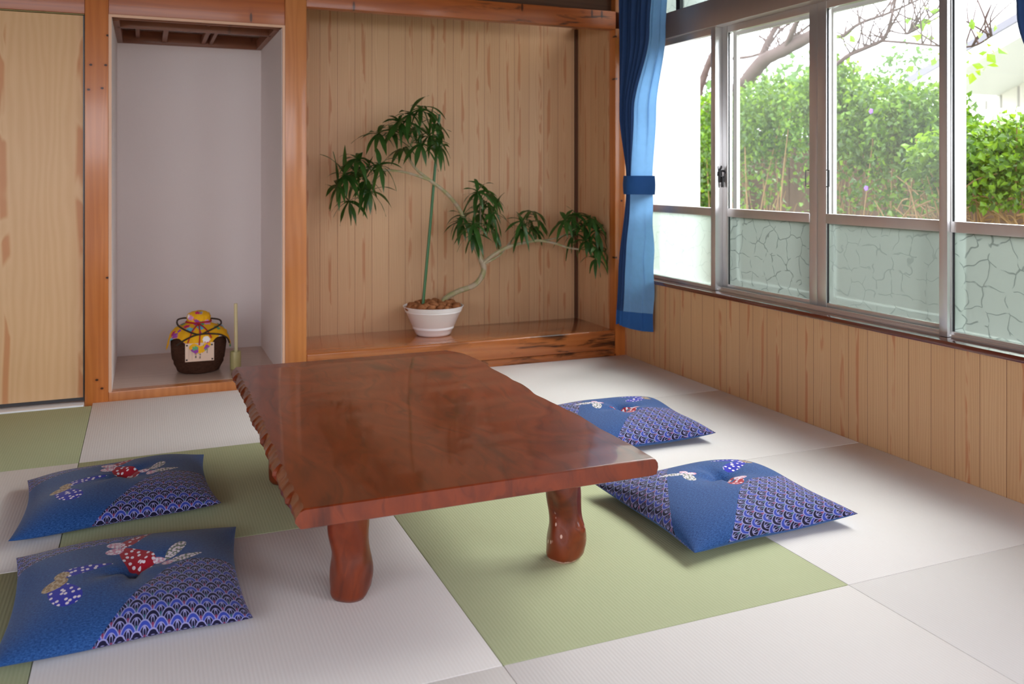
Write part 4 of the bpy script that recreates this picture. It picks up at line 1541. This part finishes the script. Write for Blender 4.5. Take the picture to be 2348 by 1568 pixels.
struct('ground', box(W + 0.1, 40, -30, 40, GZ - 0.1, GZ), MAT['ground'], 'garden ground outside the windows', 'ground')
struct('ground_side', box(-20, -2.51, -6.31, 10, GZ - 0.1, GZ), MAT['ground'], 'garden ground beyond the added left opening', 'ground')
struct('ground_front', box(-20, W + 0.1, -30, -6.31, GZ - 0.1, GZ), MAT['ground'], 'garden ground behind the viewer', 'ground')
struct('wall_wing', box(W + 0.16, 3.43, 0.30, 0.42, GZ, 2.9), MAT['white_paint'], 'bright white outside wall seen through the first window', 'wall')
struct('roof_eave', box(W + 0.02, 2.98, -6.6, 0.5, 2.62, 2.70), MAT['white_paint'], 'eave over the windows outside', 'eave')


def leaf_cloud(boxes, n, size, seed, zmin=None):
    """One mesh of n small folded leaves scattered in rounded volumes: boxes of (cx,cy,cz,rx,ry,rz,weight)."""
    r = np.random.default_rng(seed)
    wts = np.array([b[6] for b in boxes], float)
    pick = r.choice(len(boxes), n, p=wts / wts.sum())
    B = np.array([b[:6] for b in boxes])[pick]
    d = r.normal(size=(n, 3))
    d /= np.linalg.norm(d, axis=1)[:, None]
    rad = r.random(n) ** 0.42
    c = B[:, :3] + d * rad[:, None] * B[:, 3:6]
    if zmin is not None:
        c = c[c[:, 2] > zmin]
        n = len(c)
    t = r.normal(size=(n, 3))
    t[:, 2] -= 0.35
    t /= np.linalg.norm(t, axis=1)[:, None]
    u = np.cross(t, r.normal(size=(n, 3)))
    u /= np.linalg.norm(u, axis=1)[:, None]
    nn = np.cross(t, u)
    L = size * r.uniform(0.6, 1.35, n)[:, None]
    Wd = L * r.uniform(0.26, 0.36, n)[:, None]
    v = np.stack([c, c + t * L * 0.45 + u * Wd + nn * L * 0.1, c + t * L * 0.5, c + t * L * 0.45 - u * Wd + nn * L * 0.1, c + t * L - nn * L * 0.12], 1).reshape(-1, 3)
    base = (np.arange(n) * 5)[:, None]
    f = np.concatenate([base + np.array([[0, 2, 1]]), base + np.array([[0, 3, 2]]), base + np.array([[1, 2, 4]]), base + np.array([[2, 3, 4]])], 0)
    return v, f


def np_obj(name, v, f, mats, parent, smooth=False, mi=None):
    off = Vector((0, 0, 0))
    p = parent
    while p is not None:
        off += Vector(p.location)
        p = p.parent
    me = bpy.data.meshes.new(name)
    me.from_pydata((v - np.array(off)).tolist(), [], f.tolist())
    for mt in mats: me.materials.append(mt)
    if mi is not None:
        me.polygons.foreach_set('material_index', mi)
    o = bpy.data.objects.new(name, me)
    o.parent = parent
    COL.objects.link(o)
    return o


def shrub(label, loc, boxes, n, size, seed, bright, zmin=None, twigs=26, bare=None):
    r = thing('hedge_shrub', label, 'shrub', loc, 'hedge shrubs along the fence')
    v, f = leaf_cloud(boxes, n, size, seed, zmin)
    nl = len(f) // 4
    rr = np.random.default_rng(seed + 5)
    pick = (rr.random(nl) < bright).astype(int)
    np_obj('foliage', v, f, [MAT['hedge'], MAT['hedge_bright']], r, mi=np.tile(pick, 4).tolist())
    rg = random.Random(seed)
    bm = bmesh.new()
    for k in range(twigs):
        b = boxes[rg.randrange(len(boxes))]
        p0 = Vector((loc[0] + rg.uniform(-0.15, 0.15), b[1] + rg.uniform(-0.5, 0.5) * b[4], GZ))
        p2 = Vector((b[0] + rg.uniform(-0.8, 0.8) * b[3], b[1] + rg.uniform(-0.8, 0.8) * b[4], b[2] + rg.uniform(-0.3, 0.8) * b[5]))
        p1 = (p0 + p2) / 2 + Vector((rg.uniform(-0.1, 0.1), rg.uniform(-0.12, 0.12), 0.05))
        tube(bm, [p0, p1, p2], 0.009, 0.003, 5, 4)
    if bare:
        x0, x1, y0, y1, z0, z1, n2 = bare
        for k in range(n2):
            p0 = Vector((rg.uniform(x0, x1), rg.uniform(y0, y1), rg.uniform(z0, z1)))
            d = Vector((rg.uniform(-0.1, 0.1), rg.choice([-1, 1]) * rg.uniform(0.1, 0.4), rg.uniform(-0.12, 0.3)))
            tube(bm, [p0, p0 + d * 0.5 + Vector((0, 0, 0.03)), p0 + d], 0.006, 0.002, 5, 3)
    obj('branches', bm, MAT['twig'], r)
    return r


shrub('tall leafy shrub seen through the second window under the grey branch', (4.8, 1.55, GZ),
      [(4.8, 1.95, 1.40, 0.30, 0.34, 0.34, 1.0), (4.8, 1.35, 1.45, 0.32, 0.42, 0.36, 1.4), (4.75, 1.6, 1.05, 0.30, 0.55, 0.30, 0.25), (4.7, 1.5, 0.70, 0.28, 0.6, 0.28, 0.05)], 6200, 0.046, 31, 0.35)
shrub('tall leafy shrub filling the third window, reaching highest', (4.8, 0.45, GZ),
      [(4.8, 0.62, 1.62, 0.26, 0.26, 0.26, 0.6), (4.8, 0.72, 1.45, 0.30, 0.34, 0.32, 1.0), (4.8, 0.25, 1.38, 0.32, 0.38, 0.32, 1.3), (4.75, 0.42, 1.04, 0.30, 0.5, 0.30, 0.30), (4.7, 0.45, 0.72, 0.28, 0.5, 0.26, 0.06)], 7000, 0.046, 32, 0.4)
shrub('rounded leafy shrub at the right side of the third window', (4.75, -0.22, GZ),
      [(4.75, -0.20, 1.32, 0.30, 0.36, 0.30, 1.2), (4.75, -0.15, 1.0, 0.30, 0.33, 0.30, 0.35), (4.7, -0.15, 0.7, 0.26, 0.33, 0.26, 0.08)], 4200, 0.045, 33, 0.35)
shrub('lower bright green shrub with bare twigs below, in the fourth window', (4.45, -1.05, GZ),
      [(4.45, -0.72, 1.10, 0.30, 0.26, 0.20, 1.0), (4.45, -1.05, 1.15, 0.32, 0.36, 0.20, 1.4), (4.45, -0.95, 0.95, 0.30, 0.45, 0.16, 0.9)], 5600, 0.044, 34, 0.62, 0.84, 20, (4.2, 4.6, -1.35, -0.4, 0.5, 0.9, 80))
shrub('leafy shrub just right of the white outside wall', (4.95, 2.55, GZ),
      [(4.95, 2.5, 1.15, 0.30, 0.40, 0.30, 1.0), (4.95, 2.5, 0.75, 0.28, 0.40, 0.35, 0.6)], 4000, 0.046, 35, 0.3)

# flowers on the hedge
fl = 0
for (x, y, z) in ((4.48, -0.02, 0.93), (4.49, -0.05, 1.42)):
    bm = bmesh.new()
    for k in range(5):
        a = 2 * PI * k / 5
        mt = Matrix.Translation((x - 0.005, y + 0.010 * math.cos(a), z + 0.010 * math.sin(a))) @ Matrix.Diagonal((0.004, 0.009, 0.009, 1))
        bmesh.ops.create_icosphere(bm, subdivisions=2, radius=1.0, matrix=mt)
    o = obj('hedge_flower', bm, MAT['purple'], None, (x, y, z))
    tag(o, ['lower small purple flower on the hedge in the third window', 'upper small purple flower on the hedge in the third window'][fl], 'flower', 'purple hedge flowers')
    fl += 1

# bare grey tree
tr = thing('bare_tree', 'thick grey leaning tree with bare twigs beyond the second window', 'tree', (5.0, 2.95, GZ))
TR = [
    ([(5.0, 2.98, GZ), (5.0, 2.95, 0.4), (5.0, 2.86, 0.98), (5.0, 2.60, 1.43), (5.0, 2.36, 1.66), (5.0, 2.12, 1.72), (5.0, 1.88, 1.82), (5.0, 1.65, 1.97), (5.0, 1.38, 2.03), (5.0, 1.12, 2.09), (5.0, 0.85, 2.12)], 0.085, 0.045, 'trunk'),
    ([(5.1, 2.7, 1.31), (5.1, 2.80, 1.61), (5.1, 2.6, 2.01), (5.1, 2.39, 2.27), (5.1, 2.33, 2.60)], 0.05, 0.02, 'branch'),
    ([(5.0, 1.71, 1.94), (5.05, 1.66, 2.12), (5.1, 1.61, 2.26), (5.2, 1.51, 2.5)], 0.035, 0.012, 'branch'),
    ([(5.0, 1.38, 2.03), (4.9, 1.16, 2.16), (4.85, 0.98, 2.30), (4.8, 0.88, 2.5)], 0.03, 0.012, 'branch'),
    ([(5.0, 1.90, 1.83), (5.2, 1.7, 2.10), (5.25, 1.5, 2.2), (5.2, 1.25, 2.26)], 0.02, 0.008, 'branch'),
    ([(5.2, 2.5, 2.1), (5.3, 2.08, 2.10), (5.3, 1.79, 2.27), (5.3, 1.52, 2.35)], 0.016, 0.006, 'branch'),
    ([(5.0, 0.9, 2.11), (4.7, 0.45, 1.98), (4.6, 0.17, 2.02), (4.6, -0.09, 2.05), (4.6, -0.36, 2.10)], 0.016, 0.005, 'branch'),
    ([(4.9, 0.9, 2.10), (4.6, 0.45, 1.78), (4.5, 0.14, 1.81), (4.5, -0.08, 1.85), (4.5, -0.15, 1.88), (4.5, -0.2, 1.99), (4.5, -0.26, 2.2)], 0.018, 0.007, 'branch'),
    ([(4.5, -0.12, 1.86), (4.5, -0.32, 1.82), (4.45, -0.6, 1.76), (4.4, -0.86, 1.72), (4.4, -0.98, 1.76)], 0.009, 0.004, 'branch'),
    ([(4.5, -0.17, 1.92), (4.5, -0.29, 1.88), (4.5, -0.36, 1.88), (4.5, -0.52, 1.96)], 0.006, 0.003, 'branch'),
]
rg = random.Random(77)
for pts, a, b, nm in TR:
    bm = bmesh.new()
    tube(bm, pts, a, b, 10 if a > 0.03 else 6, 5, wob=0.08, rng=rg)
    obj(nm, bm, MAT['bark'], tr, ang=60)
bm = bmesh.new()
for k in range(190):
    pts, a, b, nm = TR[rg.choice([0, 2, 3, 4, 5, 6, 7, 8, 9, 1])]
    C_ = catmull(pts, 4)
    p = C_[rg.randrange(len(C_) // 3, len(C_))]
    if p.z < 1.7: continue
    d = Vector((rg.uniform(-0.4, 0.4), rg.uniform(-0.6, 0.4), rg.uniform(0.1, 0.8))) * rg.uniform(0.25, 0.7)
    tube(bm, [p, p + d * 0.5 + Vector((rg.uniform(-.05, .05), rg.uniform(-.05, .05), 0)), p + d], 0.006, 0.002, 5, 3)
obj('twigs', bm, MAT['bark'], tr)['kind'] = 'stuff'
v, f = leaf_cloud([(4.4, -0.75, 1.70, 0.15, 0.35, 0.18, 1), (4.5, -0.5, 1.93, 0.1, 0.2, 0.15, 0.4), (4.7, 0.5, 1.95, 0.1, 0.25, 0.1, 0.3)], 70, 0.06, 5)
np_obj('young_leaves', v, f, [MAT['hedge_bright']], tr)

# fence behind the hedge
fe = thing('board_fence', 'weathered brown vertical board fence behind the hedge', 'fence', (5.45, 1.4, GZ))
y = -2.4
rg = random.Random(3)
while y < 4.6:
    wd = rg.choice([0.125, 0.13, 0.26, 0.135])
    obj('board', box(5.44, 5.465, y, y + wd, GZ, 1.36 + rg.uniform(-0.03, 0.02)), MAT['fence'], fe)
    y += wd + rg.choice([0.002, 0.004, 0.020, 0.015])
bm = bmesh.new()
for z in (0.1, 1.0):
    bx(bm, 5.466, 5.51, -2.4, 4.6, z, z + 0.08)
obj('fence_rail', bm, MAT['fence'], fe)
struct('wall_garden', box(7.4, 7.55, -4, 9, GZ, 1.62), MAT['white_paint'], 'white rendered garden wall beyond the fence', 'wall')

# neighbouring house
hs = thing('house', 'pale neighbouring house with a sloping white eave at the top right', 'house', (9.6, 1.6, GZ))
bm = bmesh.new()
poly_prism(bm, [(10.5, 4.5, GZ), (10.5, -3.4, GZ), (10.5, -3.4, 2.3), (10.5, 0.2, 3.40), (10.5, 3.9, 2.02), (10.5, 4.5, 2.0)], (2.8, 0, 0))
obj('wall', bm, MAT['house_wall'], hs, smooth=False)
bm = bmesh.new()
poly_prism(bm, [(9.0, 3.90, 2.23), (9.0, -0.2, 3.73), (9.0, -0.2, 3.64), (9.0, 3.86, 2.15)], (4.4, 0, 0))
poly_prism(bm, [(9.0, -0.2, 3.73), (9.0, -3.9, 2.40), (9.0, -3.9, 2.32), (9.0, -0.2, 3.64)], (4.4, 0, 0))
obj('roof', bm, MAT['house_roof'], hs, smooth=False)
bm = bmesh.new()
poly_prism(bm, [(9.12, 3.82, 2.13), (9.12, -0.2, 3.60), (9.12, -0.2, 3.52), (9.12, 3.80, 2.05)], (1.5, 0, 0))
obj('soffit', bm, MAT['white_paint'], hs, smooth=False)
bm = bmesh.new()
poly_prism(bm, [(9.02, 3.86, 2.15), (9.02, -0.2, 3.63), (9.02, -0.2, 3.46), (9.02, 3.80, 1.99)], (0.08, 0, 0))
obj('fascia', bm, MAT['white_paint'], hs, smooth=False)
for y in (4.2, 3.97, 3.75, 3.50, 3.22, 2.9):
    obj('batten', box(10.485, 10.5, y - 0.010, y + 0.010, GZ, 2.0 + max(0.0, 3.9 - y) * 0.37), MAT['batten'], hs)

# trees farther off
k = 0
for (loc, bs, n) in (((9.5, 6.0, GZ), [(9.5, 6.3, 2.0, 0.8, 1.3, 0.9, 1), (9.5, 5.2, 1.7, 0.7, 0.9, 0.7, 0.7)], 2600),
                     ((14.5, 9.0, GZ), [(14.5, 9.0, 2.6, 0.9, 0.9, 1.1, 1)], 1100),
                     ((9.8, 9.0, GZ), [(9.8, 9.0, 1.9, 0.9, 1.6, 1.0, 1)], 2000)):
    t = thing('far_tree', ['bushy pale green tree far behind the second window', 'hazy pale tree left of the neighbouring roof', 'distant green tree behind the grey trunk'][k], 'tree', loc, 'trees beyond the garden')
    v, f = leaf_cloud(bs, n, 0.13, 60 + k)
    np_obj('crown', v, f, [MAT['far_leaf']], t)
    bm = bmesh.new()
    tube(bm, [loc, (loc[0], loc[1], 0.8), (loc[0], loc[1] + 0.1, 1.9)], 0.09, 0.04, 8, 3)
    obj('trunk', bm, MAT['bark'], t)
    k += 1
